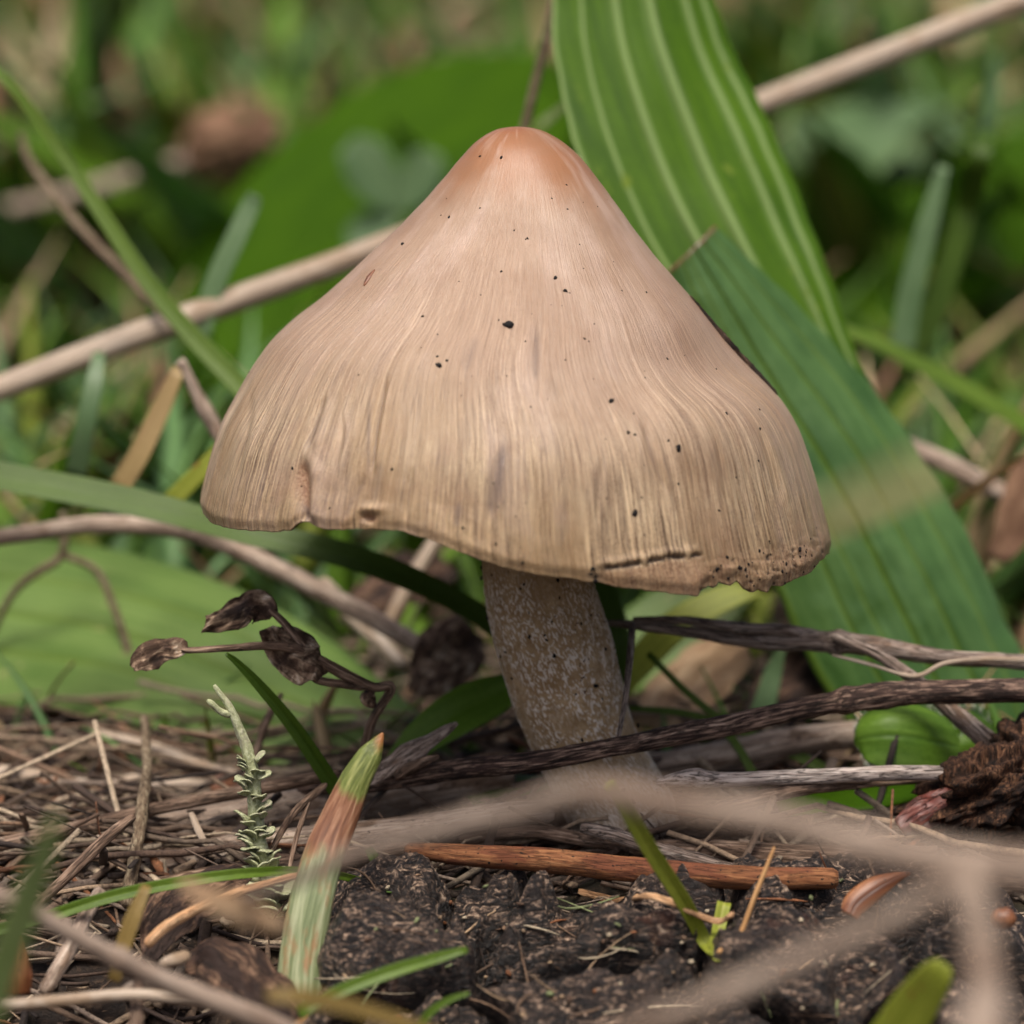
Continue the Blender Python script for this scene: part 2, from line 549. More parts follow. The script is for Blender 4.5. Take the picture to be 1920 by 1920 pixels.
# ------------------------------------------------------------------ the ground
def soil_mat():
    m, nt, bs, out = new_mat('soil')
    tc = attr(nt, 'tc').outputs['Vector']
    n1 = noise(nt, tc, 7, 8, 0.68, 0.4)
    n2 = noise(nt, tc, 0.7, 4, 0.6)
    n3 = noise(nt, tc, 0.16, 3, 0.5)
    c = ramp(nt, mrange(nt, n1, 0.3, 0.72), [(0, lin(14, 10, 8)), (0.5, lin(48, 36, 27)), (0.8, lin(92, 72, 55)), (1, lin(140, 116, 92))])
    c = mixc(nt, mrange(nt, n2, 0.5, 0.64, 0, 0.6), c, lin(44, 52, 20))
    yy = nd(nt, 'SeparateXYZ', {0: tc}).outputs[1]
    far = mth(nt, 'MULTIPLY', mrange(nt, yy, 10, 40), mrange(nt, n3, 0.38, 0.6, 0.35, 1.0))
    c = mixc(nt, far, c, lin(98, 112, 50))
    nt.links.new(c, bs.inputs['Base Color'])
    bs.inputs['Roughness'].default_value = 0.9
    nt.links.new(bump(nt, n1, 0.12), bs.inputs['Normal'])
    return m


M['soil'] = soil_mat()
ax = np.sinh(np.linspace(-7.2, 7.2, 301)) * 2.2
ay = np.concatenate([-np.sinh(np.linspace(0, 6.5, 130))[::-1] * 1.6 - 1.0, np.sinh(np.linspace(0, 7.4, 170))[1:] * 1.9 - 1.0])
gx, gy = np.meshgrid(ax, ay)
V = st(gx, gy, H(gx, gy))
near = np.exp(-((gx / 9) ** 2 + (gy / 9) ** 2))
V[..., 2] += near * 0.07 * fbm(st(gx * 3, gy * 3, 0 * gx), 4)
mb = MB()
mb.grid(V, tc=V)
ground = obj('ground', mb, M['soil'])
tag(ground, kind='structure')


# ------------------------------------------------------------------ the mushroom
def table(pairs):
    y, x = np.array(pairs, float).T
    wv = np.sqrt(y - 238)
    g = np.linspace(0, math.sqrt(1200 - 238), 900)
    t = np.interp(g, wv, x)
    kk = 22
    t = np.convolve(np.pad(t, kk, mode='reflect', reflect_type='odd'), np.hanning(2 * kk + 1) / np.hanning(2 * kk + 1).sum(), 'valid')
    return lambda yy: np.interp(np.sqrt(np.maximum(yy - 238, 0)), g, t)


Lx = table([(238, 970), (243, 932), (255, 908), (270, 888), (290, 870), (330, 838), (375, 800), (425, 752), (470, 703), (520, 650), (565, 600),
            (600, 552), (640, 510), (690, 475), (750, 440), (790, 417), (840, 400), (890, 385), (940, 374), (975, 374), (1010, 384), (1200, 400)])
Rx = table([(238, 970), (243, 1010), (255, 1037), (270, 1060), (295, 1088), (335, 1120), (375, 1150), (430, 1190), (480, 1230), (520, 1266), (565, 1306),
            (625, 1352), (680, 1400), (715, 1436), (755, 1472), (800, 1498), (850, 1515), (900, 1530), (960, 1545), (1010, 1558), (1050, 1560), (1200, 1556)])
rim_x, rim_y = np.array([(300, 955), (374, 962), (390, 982), (420, 990), (470, 996), (515, 997), (540, 994), (549, 984), (560, 977), (574, 978), (588, 986),
                         (604, 992), (640, 993), (690, 991), (740, 994), (800, 1010), (850, 1030), (900, 1050), (960, 1068), (1020, 1080),
                         (1080, 1087), (1108, 1092), (1116, 1090), (1160, 1101), (1220, 1108), (1270, 1115), (1308, 1119), (1318, 1108), (1330, 1098), (1342, 1102),
                         (1350, 1092), (1372, 1098), (1384, 1088), (1398, 1104), (1410, 1112), (1425, 1106), (1440, 1110), (1452, 1098), (1470, 1100), (1490, 1088),
                         (1512, 1080), (1535, 1066), (1556, 1040), (1640, 1000)], float).T


def cap_pos(phi, y):
    l, r = Lx(y), Rx(y)
    c = PV((l + r) / 2, y, 0.0)
    k = ((c - CAM) @ FWD) * TAN / 960
    rx = (r - l) / 2 * k
    out = c.copy()
    out[..., 0] += rx * np.cos(phi)
    out[..., 1] += rx * 0.97 * np.sin(phi)
    return out


phi = np.concatenate([np.linspace(math.pi, 2 * math.pi, 780, endpoint=False), np.linspace(2 * math.pi, 3 * math.pi, 240, endpoint=False)])
front = phi < 2 * math.pi
lo, hi = np.full(phi.shape, 780.0), np.full(phi.shape, 1180.0)
for _ in range(36):
    mid = (lo + hi) / 2
    X, Yp = proj(cap_pos(phi, mid))
    big = Yp > np.interp(X, rim_x, rim_y)
    hi = np.where(big, mid, hi)
    lo = np.where(big, lo, mid)
rim = (lo + hi) / 2
rl, rr_ = rim[2], rim[779]
back = (rl + rr_) / 2 + (rr_ - rl) / 2 * np.cos(phi) + 6 * np.sin(phi * 3)
rim = np.where(front, rim, back)
rim = rim + 2.2 * fbm(st(np.cos(phi) * 26, np.sin(phi) * 26, 0 * phi), 4)

NR = 430
s = np.linspace(0.004, 1, NR)[:, None]
PH = phi[None] + 0 * s
base = 238 + (rim[None] - 238) * s ** 1.55
V = cap_pos(PH, base)
dn = np.cross(np.roll(V, -1, 1) - np.roll(V, 1, 1), np.gradient(V, axis=0))
NRM = norm(dn)
cen = V.mean(1, keepdims=True)
NRM *= np.sign(((V - cen) * NRM).sum(-1).mean())
X, Yp = proj(V)
C_, S_ = np.cos(PH), np.sin(PH)
FR = sstep(-0.05, -0.25, S_)
low = sstep(0.4, 0.95, s)
disp = 0.022 * perlin(st(C_ * 1.3 + 2, S_ * 1.3, s * 2.2)) * sstep(0.1, 0.5, s)
wr = fbm(st(C_ * 11, S_ * 11, s * 1.6), 3)
disp = disp + 0.013 * wr * low
wr2 = perlin(st(C_ * 34 + 0.6 * wr, S_ * 34, s * 2.4))
disp = disp + 0.004 * wr2 * (0.05 + 0.95 * low)
wr3 = perlin(st(C_ * 78 + wr, S_ * 78, s * 5))
disp = disp + 0.002 * wr3 * sstep(0.2, 0.75, s)
disp = disp + 0.006 * fbm(st(C_ * 9, S_ * 9, s * 26), 3) * sstep(0.8, 1, s)


def streak(x0, y0, x1, y1, wd):
    t = np.clip(((X - x0) * (x1 - x0) + (Yp - y0) * (y1 - y0)) / ((x1 - x0) ** 2 + (y1 - y0) ** 2), 0, 1)
    dx, dy = X - (x0 + t * (x1 - x0)), Yp - (y0 + t * (y1 - y0))
    return np.exp(-(dx * dx + dy * dy * 0.6) / (wd * (0.35 + 0.65 * np.sin(np.pi * np.clip(t, 0.02, 0.98)))) ** 2) * FR * sstep(0, 0.3, t) * sstep(1, 0.8, t)


wobx = 8 * perlin(st(s * 9, C_ * 5, S_ * 5))
X0 = X
X = X + wobx
creases = [(722, 690, 694, 900, 7, 0.030), (694, 880, 640, 985, 10, 0.012), (612, 730, 572, 850, 8, 0.026), (572, 850, 566, 990, 15, 0.050), (1195, 775, 1250, 930, 8, 0.020),
           (1018, 560, 1012, 760, 9, 0.010), (885, 620, 860, 800, 8, 0.008), (1128, 850, 1120, 990, 7, 0.010), (935, 840, 915, 980, 9, 0.014),
           (640, 760, 628, 900, 6, 0.012), (480, 720, 440, 900, 7, 0.010), (1330, 830, 1370, 960, 7, 0.010), (1420, 790, 1470, 950, 8, 0.010), (770, 860, 765, 985, 6, 0.010)]
for x0, y0, x1, y1, wd, a in creases:
    disp = disp - a * streak(x0, y0, x1, y1, wd) + a * 0.55 * streak(x0 + wd * 1.5, y0, x1 + wd * 1.5, y1, wd)
# swelling in the lower right, the lip under the crack, the pitted torn corner
disp = disp + 0.06 * np.exp(-((X - 1300) / 130) ** 2 - ((Yp - 790) / 90) ** 2) * FR - 0.05 * np.exp(-((X - 1330) / 110) ** 2 - ((Yp - 690) / 60) ** 2) * FR
ycr = 1066 - 24 * sstep(1120, 1300, X0) + 2.5 * perlin(st(X0 * 0.11, 0 * X0 + 5, 0 * X0)) + 4 * perlin(st(X0 * 0.03, 0 * X0, 0 * X0))
in_x = sstep(1112, 1135, X0) * sstep(1322, 1300, X0) * FR
dcr = Yp - ycr
crack = np.exp(-(dcr / (2.2 + 2.6 * np.clip(0.5 + perlin(st(X0 * 0.035, 0 * X0 + 3, 0 * X0)), 0, 1))) ** 2) * in_x * sstep(-0.45, 0.1, perlin(st(X0 * 0.05 + 8, 0 * X0, 0 * X0)))
disp = disp - 0.035 * crack - 0.009 * sstep(0, 7, dcr) * in_x + 0.011 * np.exp(-((dcr + 10) / 8) ** 2) * in_x
zone = sstep(1290, 1330, X0) * sstep(30, 0, Yp - rim_y.max() + 0 * X0) * sstep(1010, 1050, Yp + 0.22 * (X0 - 1450)) * FR
pit = fbm(st(X0 * 0.045, Yp * 0.055, 0 * X0), 4)
disp = disp + zone * (0.010 * pit - 0.012 * sstep(0.25, 0.6, fbm(st(X0 * 0.06 + 4, Yp * 0.08, 0 * X0 + 2), 3)))
disp = disp - 0.05 * np.exp(-((X - 692) / 13) ** 2 - ((Yp - 971) / 8) ** 2) * FR + 0.03 * np.exp(-((X - 700) / 24) ** 2 - ((Yp - 955) / 9) ** 2) * FR
disp = disp - 0.022 * sstep(0.98, 1.0, s)                 # the edge tucks in
V = V + NRM * disp[..., None]
stain = 0.95 * streak(948, 812, 914, 980, 16) + 0.5 * streak(862, 935, 852, 992, 9) + 0.5 * streak(1008, 600, 1004, 720, 9) + 0.6 * streak(692, 700, 690, 905, 4) \
    + 0.45 * streak(890, 620, 868, 700, 10) + 0.3 * streak(1120, 850, 1112, 960, 12) + 0.35 * streak(720, 850, 700, 950, 8) + 0.3 * streak(1060, 900, 1050, 1040, 12)
for x0, y0, x1, y1, wd, a in creases[:5]:
    stain = stain + min(0.9, a * 26) * streak(x0 - 1, y0, x1 - 1, y1, wd * 0.45)  # thin dark lines following the first few creases
stain = stain * (0.55 + 0.8 * np.clip(wr2 + 0.4, 0, 1))
tear = np.clip(sstep(2, 14, dcr) * in_x * 0.45 + zone * 0.3 + 0.9 * streak(568, 850, 570, 960, 14) + 1.0 * np.exp(-((X0 - 692) / 13) ** 2 - ((Yp - 971) / 8) ** 2) * FR, 0, 1)
dark = np.clip(crack * 1.0 * (0.6 + 0.5 * perlin(st(X0 * 0.05, 0 * X0, 0 * X0))) + 0.7 * zone * sstep(0.36, 0.52, fbm(st(X0 * 0.06 + 4, Yp * 0.08, 0 * X0 + 2), 3)), 0, 1)
# underside: from the rim back up to the stem, thin at the edge
q = np.linspace(1, 0.28, 46)[:, None]
rows = np.clip((q * (NR - 1)).astype(int)[:, 0], 0, NR - 1)
inner = V[rows] - NRM[rows] * (0.016 + 0.32 * (1 - q) ** 0.7)[..., None]
full = np.concatenate([V, inner[0:]], 0)
sA = np.concatenate([s + 0 * PH, q + 0 * phi[None]], 0)
ins = np.concatenate([0 * PH, 0 * q + 1 + 0 * phi[None]], 0)
pad = lambda a: np.concatenate([a, 0 * inner[..., 0]], 0)
mb = MB()
mb.grid(full, True, True, fb=st(np.cos(phi)[None] + 0 * sA, np.sin(phi)[None] + 0 * sA, sA), lv=sA, inside=ins, stain=pad(stain), tear=pad(tear), dark=pad(dark), tc=full)


def cap_mat():
    m, nt, bs, out = new_mat('cap_skin')
    sv = attr(nt, 'lv').outputs['Fac']
    fbv = lambda k: coords(nt, k, 'fb')
    f1 = noise(nt, fbv((105, 105, 9)), 1, 5, 0.72, 0.15)
    f2 = noise(nt, fbv((24, 24, 3.0)), 1, 5, 0.62, 0.2)
    f3 = noise(nt, fbv((3, 3, 3.2)), 1, 4, 0.55)
    g = noise(nt, attr(nt, 'tc').outputs['Vector'], 60, 3, 0.6)
    sj = mth(nt, 'ADD', sv, mth(nt, 'MULTIPLY', mth(nt, 'SUBTRACT', f3, 0.5), 0.22))
    lightc = ramp(nt, sj, [(0.0, lin(152, 98, 58)), (0.22, lin(162, 115, 77)), (0.36, lin(178, 149, 123)), (0.66, lin(188, 160, 134)), (0.86, lin(208, 182, 146)), (1.0, lin(194, 164, 124))])
    darkc = ramp(nt, sj, [(0.0, lin(130, 78, 44)), (0.22, lin(136, 92, 60)), (0.36, lin(142, 111, 87)), (0.66, lin(128, 98, 74)), (0.86, lin(94, 69, 44)), (1.0, lin(76, 54, 33))])
    ff = mth(nt, 'ADD', mth(nt, 'MULTIPLY', f1, 0.76), mth(nt, 'MULTIPLY', f2, 0.24))
    ff = mth(nt, 'ADD', ff, mth(nt, 'MULTIPLY', mth(nt, 'SUBTRACT', g, 0.5), 0.22))
    ff = mrange(nt, ff, 0.33, 0.63)
    ff = mth(nt, 'ADD', 0.55, mth(nt, 'MULTIPLY', mth(nt, 'SUBTRACT', ff, 0.55), mth(nt, 'MULTIPLY', mrange(nt, sv, 0.35, 0.85, 0.3, 1.05), mrange(nt, noise(nt, fbv((4.5, 4.5, 4)), 1, 4, 0.6), 0.38, 0.62, 0.35, 1.5))))
    c = mixc(nt, ff, darkc, lightc)
    # fine dark hair lines between the fibres, stronger towards the margin
    f4 = noise(nt, fbv((44, 44, 2.6)), 1, 3, 0.6, 0.4)
    ln = mrange(nt, mth(nt, 'ABSOLUTE', mth(nt, 'SUBTRACT', f4, 0.5)), 0.0, 0.022, 1.0, 0.0)
    ln = mth(nt, 'MULTIPLY', ln, mrange(nt, sv, 0.45, 0.85, 0.0, 0.7))
    c = mixc(nt, ln, c, lin(94, 74, 60))
    pale = mth(nt, 'MULTIPLY', mrange(nt, f3, 0.52, 0.64), 0.32)
    c = mixc(nt, pale, c, lin(196, 170, 155))
    olive = mth(nt, 'MULTIPLY', mrange(nt, noise(nt, fbv((5, 5, 2.5)), 1, 4, 0.6), 0.5, 0.66), mrange(nt, sv, 0.6, 0.85, 0.0, 0.45))
    c = mixc(nt, olive, c, lin(146, 114, 72))
    c = mixc(nt, mth(nt, 'MULTIPLY', mrange(nt, g, 0.56, 0.72), 0.28), c, lin(118, 84, 62))
    bl = noise(nt, attr(nt, 'tc').outputs['Vector'], 1.7, 5, 0.62)
    c = mixc(nt, mrange(nt, bl, 0.48, 0.66, 0, 0.42), c, lin(136, 102, 74))
    st_ = mth(nt, 'MULTIPLY', attr(nt, 'stain').outputs['Fac'], mrange(nt, g, 0.3, 0.6, 0.6, 1.0), True)
    c = mixc(nt, st_, c, lin(92, 74, 66))
    c = mixc(nt, attr(nt, 'tear').outputs['Fac'], c, mixc(nt, mrange(nt, g, 0.4, 0.6), lin(134, 94, 66), lin(182, 146, 114)))
    c = mixc(nt, attr(nt, 'dark').outputs['Fac'], c, lin(34, 24, 20))
    c = mixc(nt, attr(nt, 'inside').outputs['Fac'], c, lin(128, 84, 52))
    nt.links.new(c, bs.inputs['Base Color'])
    nt.links.new(mrange(nt, ff, 0, 1, 0.46, 0.33), bs.inputs['Roughness'])
    bs.inputs['Specular IOR Level'].default_value = 0.6
    bs.inputs['Subsurface Weight'].default_value = 0.12
    bs.inputs['Subsurface Radius'].default_value = (1, 0.5, 0.3)
    bs.inputs['Subsurface Scale'].default_value = 0.0008
    h = mth(nt, 'ADD', mth(nt, 'ADD', f1, mth(nt, 'MULTIPLY', f2, 0.5)), mth(nt, 'MULTIPLY', g, 0.25))
    hs = mrange(nt, sv, 0.2, 0.8, 0.2, 1.0)
    b = nd(nt, 'Bump', {'Height': h, 'Distance': 0.014 * CM, 'Strength': hs}).outputs[0]
    nt.links.new(b, bs.inputs['Normal'])
    return m


def stem_mat():
    m, nt, bs, out = new_mat('stem_skin')
    tc = attr(nt, 'tc').outputs['Vector']
    n1 = noise(nt, tc, 14, 6, 0.65)
    n2 = noise(nt, tc, 2.6, 4, 0.6)
    c = mixc(nt, mrange(nt, n1, 0.35, 0.65), lin(150, 122, 86), lin(188, 160, 122))
    c = mixc(nt, mrange(nt, n2, 0.45, 0.62, 0, 0.5), c, lin(142, 112, 76))
    fl = attr(nt, 'fleck').outputs['Fac']
    c = mixc(nt, mth(nt, 'MULTIPLY', fl, mrange(nt, n1, 0.3, 0.6, 0.5, 0.9)), c, lin(232, 220, 204))
    n4 = noise(nt, tc, 17, 2, 0.5)
    c = mixc(nt, mrange(nt, n4, 0.70, 0.74), c, lin(66, 40, 26))
    nt.links.new(c, bs.inputs['Base Color'])
    bs.inputs['Roughness'].default_value = 0.7
    bs.inputs['Specular IOR Level'].default_value = 0.25
    nt.links.new(bump(nt, noise(nt, tc, 40, 3, 0.6), 0.008), bs.inputs['Normal'])
    return m


M['cap'], M['stem'] = cap_mat(), stem_mat()
mush = empty('mushroom', (0.75, 0, 0), 'brown conical mushroom with silky fibrous cap and pale flecked stem', 'mushroom')
cap = obj('cap', mb, M['cap'], mush)
bvh = BVHTree.FromPolygons([tuple(v) for v in full.reshape(-1, 3)],
                           [tuple(f) for f in mb.f[:-2]])


def on(tree, px, py):
    d = Vector(ray(px, py)).normalized()
    h = tree.ray_cast(Vector(CAM), d)
    return (np.array(h[0]), np.array(h[1]) * (-1 if h[1].dot(d) > 0 else 1)) if h[0] else (None, None)


# gills: thin radial plates hanging inside the cap
mb = MB()
NI = len(rows)
for k in range(0, 1020, 9):
    a = inner[2:, k]
    nr = NRM[rows][2:, k]
    dep = 0.02 + 0.30 * np.sin(np.linspace(0.02, 1, NI - 2) * 2.6) ** 1.0
    b = a - nr * dep[:, None] + np.array([0, 0, -0.02])
    sd = norm(np.cross(nr, np.gradient(a, axis=0))) * 0.010
    ring = np.stack([a + sd, b + sd * 0.3, b - sd * 0.3, a - sd], 1)
    mb.grid(ring, True, True, tc=ring, tn=ring, vein=np.zeros((NI - 2, 4, 1)))
M['gill'] = fibre('gill', [(0, lin(92, 56, 34)), (1, lin(176, 122, 82))], k=(30, 30, 30), bmp=0.004)
o = obj('gills', mb, M['gill'], mush)
tag(o, kind='stuff')

# stem
sy = np.array([900, 980, 1030, 1100, 1150, 1200, 1250, 1300, 1340, 1380, 1420, 1460, 1500, 1550, 1620], float)
sL = np.array([886, 896, 902, 909, 916, 926, 939, 955, 968, 986, 1004, 1026, 1046, 1070, 1084])
sR = np.array([1090, 1098, 1106, 1114, 1130, 1147, 1159, 1171, 1180, 1194, 1216, 1242, 1262, 1276, 1284])
yy = np.linspace(900, 1620, 470)
l, r = np.interp(yy, sy, sL), np.interp(yy, sy, sR)
kk = np.hanning(61) / np.hanning(61).sum()
l, r = (np.convolve(np.pad(a, 30, mode='reflect', reflect_type='odd'), kk, 'valid') for a in (l, r))
C0 = PV((l + r) / 2, yy, 0.0 + 0 * yy)
rad = (r - l) / 2 * ((C0 - CAM) @ FWD) * TAN / 960
th = np.linspace(0, 2 * np.pi, 340, endpoint=False)[None]
CT, ST = np.cos(th), np.sin(th)
zz = -C0[:, 2:3]
big = 0.03 * perlin(st(CT * 1.2, ST * 1.2, zz * 1.5))
cell = fbm(st(CT * 7 + 3, ST * 7, zz * 8), 3)
fine = perlin(st(CT * 30 + 1.2 * cell, ST * 30, zz * 32 + 1.2 * cell))
bare = sstep(0.05, 0.35, fbm(st(CT * 1.6 + 7, ST * 1.6, zz * 2.2), 3))
fleck = sstep(0.08, 0.3, fine + 0.35 * cell) * (1 - 0.8 * bare)
fleck = np.clip(fleck * sstep(1030, 1120, yy)[:, None] + 0.8 * sstep(1380, 1480, yy)[:, None] * (0.6 + 0.4 * fine), 0, 1)
rr = rad[:, None] * (1 + big) + 0.008 * fleck + 0.006 * fbm(st(CT * 10, ST * 10, zz * 3), 3)
V = C0[:, None] + rr[..., None] * st(CT, ST * 0.96, 0 * CT)
mb = MB()
mb.grid(V, True, True, tc=V, fleck=fleck)
stem = obj('stem', mb, M['stem'], mush)
stem_bvh = BVHTree.FromPolygons([tuple(v) for v in V.reshape(-1, 3)], [tuple(f) for f in mb.f[:-2]])


def crumb(mb, p, n, r, seed, amp=0.6):
    z = norm(n)
    x = norm(np.cross(z, [0.3, 0.2, 0.9]))
    th = np.linspace(0, 2 * np.pi, 12, endpoint=False)[None]
    ph = np.linspace(0.1, np.pi - 0.1, 8)[:, None]
    d = st(np.sin(ph) * np.cos(th), np.sin(ph) * np.sin(th), np.cos(ph) + 0 * th)
    q = d * (1 + amp * fbm(d * 1.5 + seed + np.array([3.1, 7.7, 1.9]), 3))[..., None] * r * np.array([1.1, 0.8, 0.5])
    a = seed * 2.3
    q = st(q[..., 0] * math.cos(a) - q[..., 1] * math.sin(a), q[..., 0] * math.sin(a) + q[..., 1] * math.cos(a), q[..., 2])
    V = p + q[..., :1] * x + q[..., 1:2] * np.cross(z, x) + q[..., 2:] * z
    mb.grid(V, True, True, tc=V, tn=d, vein=np.zeros((8, 12, 1)))


for px, py, r in ((953, 609, 9.5), (823, 685, 6), (1190, 963, 6.5), (1272, 841, 6.5), (1146, 752, 5.5)):
    mb = MB()
    p, n = on(bvh, px, py)
    crumb(mb, p, n, r * cmpx(p), px * 0.37)
    obj('dirt_crumb', mb, M['dirt'], mush)
mb = MB()
sp = [(755, 457, 4), (1041, 521, 4), (1060, 545, 4), (1178, 811, 3.5), (1190, 815, 3), (940, 295, 3.5), (900, 293, 3), (842, 407, 3), (792, 593, 3), (1362, 775, 3.5), (1424, 768, 3),
      (1251, 673, 3), (1343, 692, 2.5), (548, 878, 3), (735, 880, 3), (838, 676, 3), (820, 668, 2.5), (989, 447, 2.5), (940, 509, 2.5), (1348, 957, 2.5), (1425, 804, 3), (1422, 864, 2.5),
      (1253, 826, 2.5), (1096, 635, 2.5), (1104, 640, 2), (1166, 545, 2), (1212, 548, 2.5), (1272, 907, 2.5), (618, 953, 2.5), (467, 698, 2.5), (964, 432, 2), (1064, 392, 2),
      (1208, 1003, 2), (868, 990, 3), (985, 640, 2), (1060, 675, 2), (995, 763, 2), (900, 390, 2), (935, 600, 2), (1380, 895, 2), (930, 1020, 3), (980, 1055, 3)]
for k in range(60):
    sp.append((random.gauss(1000, 220), random.uniform(330, 1040), random.uniform(1.0, 1.9)))
for k in range(46):
    x = random.uniform(1325, 1548)
    sp.append((x, 1072 - 0.22 * (x - 1330) * random.random() + random.gauss(0, 22), random.choice((1.5, 2, 2, 2.5, 3, 3.5, 5))))
for k in range(14):
    sp.append((random.uniform(1108, 1122), random.uniform(1060, 1092), random.uniform(1.5, 4)))
for i, (px, py, r) in enumerate(sp):
    p, n = on(bvh, px, py)
    if p is not None:
        crumb(mb, p, n, r * cmpx(p), i * 0.71)
for k in range(70):
    px, py = random.uniform(900, 1200), random.uniform(1080, 1400)
    p, n = on(stem_bvh, px, py)
    if p is not None and (random.random() < 0.4 or n[1] > -0.45):
        crumb(mb, p, n, random.choice((2, 2.5, 3, 4, 5)) * cmpx(p), k * 0.83)
for px, py in ((903, 1065), (902, 1084), (914, 1158), (1144, 1250), (1153, 1280), (1158, 1308), (1196, 1360)):
    Yc = 0.0
    p = P(px, py, Yc)
    crumb(mb, p, np.array([-1 if px < 1000 else 1, -0.3, 0]), 5 * cmpx(p), px * 0.3)
tag(obj('dirt_specks', mb, M['dirt'], mush), kind='stuff')

# the small lens-shaped scar on the upper left of the cap
p0, n0 = on(bvh, 683, 536)
p1, _ = on(bvh, 703, 506)
mb = MB()
tube(mb, [p0 + n0 * 0.004, (p0 + p1) / 2 + n0 * 0.006, p1 + n0 * 0.004], [0.008, 0.022, 0.006], seg=10, res=90, rough=0.2, flat=0.5)
obj('scar', mb, M['bud_scale'], mush)
# dark shred of bark sticking to the far side of the cap
edge_px = [(1296, 558), (1330, 590), (1365, 632), (1400, 672), (1440, 702), (1472, 742)]
e_pts = []
for k in range(7):
    ye = 556 + 31 * k
    xe = 1250
    while on(bvh, xe, ye)[0] is not None:
        xe += 1
    h_ = on(bvh, xe - 2, ye)[0]
    e_pts.append(h_ + np.array([0.004, 0.02, 0.004]))
e_pts = np.array(e_pts)
mb = MB()
tube(mb, e_pts, [0.008, 0.020, 0.026, 0.030, 0.028, 0.020, 0.008], seg=14, res=60, rough=0.7, seed=3, flat=0.5, ridge=0.25)
sh = obj('bark_shred', mb, M['dead_leaf'])
tag(sh, 'thin dark shred of bark clinging to the right edge of the mushroom cap', 'bark')

#@@LOG
# ------------------------------------------------------------------ the charred piece of bark in front
def log_mat():
    m, nt, bs, out = new_mat('old_bark')
    tc = attr(nt, 'tc').outputs['Vector']
    v1 = nd(nt, 'VectorMath', {0: tc, 1: (7, 15, 19)}, operation='MULTIPLY').outputs[0]
    n1 = noise(nt, v1, 1, 6, 0.7, 1.6)
    n2 = noise(nt, tc, 1.5, 4, 0.6, 0.5)
    n3 = noise(nt, tc, 30, 4, 0.65)
    c = ramp(nt, mrange(nt, mth(nt, 'ADD', mth(nt, 'MULTIPLY', n1, 0.8), mth(nt, 'MULTIPLY', n3, 0.2)), 0.38, 0.66),
             [(0, lin(13, 11, 11)), (0.40, lin(34, 28, 25)), (0.58, lin(82, 67, 57)), (0.78, lin(164, 138, 116)), (1, lin(214, 190, 162))])
    c = mixc(nt, mrange(nt, n2, 0.50, 0.64, 0, 0.55), c, mixc(nt, n1, lin(20, 16, 15), lin(66, 52, 46)))
    c = mixc(nt, mrange(nt, noise(nt, tc, 1.1, 4, 0.7), 0.62, 0.70, 0, 0.5), c, lin(96, 54, 34))
    c = mixc(nt, mth(nt, 'MULTIPLY', attr(nt, 'crack').outputs['Fac'], 0.85), c, lin(12, 10, 9))
    nt.links.new(c, bs.inputs['Base Color'])
    bs.inputs['Roughness'].default_value = 0.4
    bs.inputs['Specular IOR Level'].default_value = 0.45
    h = mth(nt, 'ADD', n1, mth(nt, 'MULTIPLY', n3, 0.5))
    nt.links.new(bump(nt, h, 0.04), bs.inputs['Normal'])
    return m


M['log'] = log_mat()
nx, na = 760, 330
xs = np.linspace(-1.45, 3.75, nx)[None]
al = np.linspace(-0.55, 2.7, na)[:, None]                   # angle from straight up, forwards
tx = (xs + 1.45) / 5.2
R0 = 1.32 * np.clip(np.minimum(tx / 0.06, (1 - tx) / 0.16), 0.0, 1) ** 0.35 + 0 * al
R0 = R0 * (1 + 0.06 * perlin(st(xs * 0.9 + 2, 0 * xs, 0 * xs)))
yc, zc = -1.72 + 0 * xs, -1.40 + 0.02 * xs
S2 = al * 1.3
wx, wy = 0.22 * fbm(st(xs * 1.7, S2 * 1.7, 0 * xs), 3), 0.22 * fbm(st(xs * 1.7 + 9, S2 * 1.7, 0 * xs), 3)
seeds = np.random.default_rng(12).uniform([-1.6, -0.9], [3.9, 3.7], (34, 2))
px_, py_ = (xs + wx), (S2 * 1.25 + wy)
d1 = np.full(px_.shape, 9.0)
d2 = d1.copy()
for a, b in seeds:
    d = np.hypot((px_ - a) * 0.8, py_ - b)
    d2 = np.where(d < d1, d1, np.minimum(d2, d))
    d1 = np.minimum(d, d1)
gap = d2 - d1
gate = sstep(-0.6, -0.1, fbm(st(xs * 1.1 + 4, S2 * 1.1, 0 * xs + 6), 2))
crk = np.exp(-(gap / (0.045 + 0.06 * np.clip(0.5 + fbm(st(xs * 2, S2 * 2, 0 * xs + 3), 2), 0, 1))) ** 2) * gate
hh = -0.45 * crk + 0.30 * sstep(0, 0.28, gap) * (0.3 + 0.7 * gate) + 0.22 * fbm(st(xs * 1.5, S2 * 1.7, 0 * xs + 1), 5, gain=0.55) \
    + 0.028 * fbm(st(xs * 6, S2 * 12, 0 * xs), 4) - 0.12 * sstep(0.35, 0.6, fbm(st(xs * 1.3 + 1, S2 * 1.5, 0 * xs + 8), 2)) \
    + 0.008 * np.abs(fbm(st(xs * 18, S2 * 40, 0 * xs), 3))
rr = np.maximum(R0 + hh, 0.02)
V = st(xs + 0.06 * fbm(st(S2 * 3, xs * 3, 0 * xs), 3), yc - rr * np.sin(al), zc + rr * np.cos(al))
mb = MB()
mb.grid(V, False, False, tc=V, crack=crk)
lg = obj('bark_chunk', mb, M['log'])
tag(lg, 'dark cracked chunk of old bark lying in front of the mushroom', 'bark')
log_bvh = BVHTree.FromPolygons([tuple(v) for v in V.reshape(-1, 3)], [tuple(f) for f in mb.f])


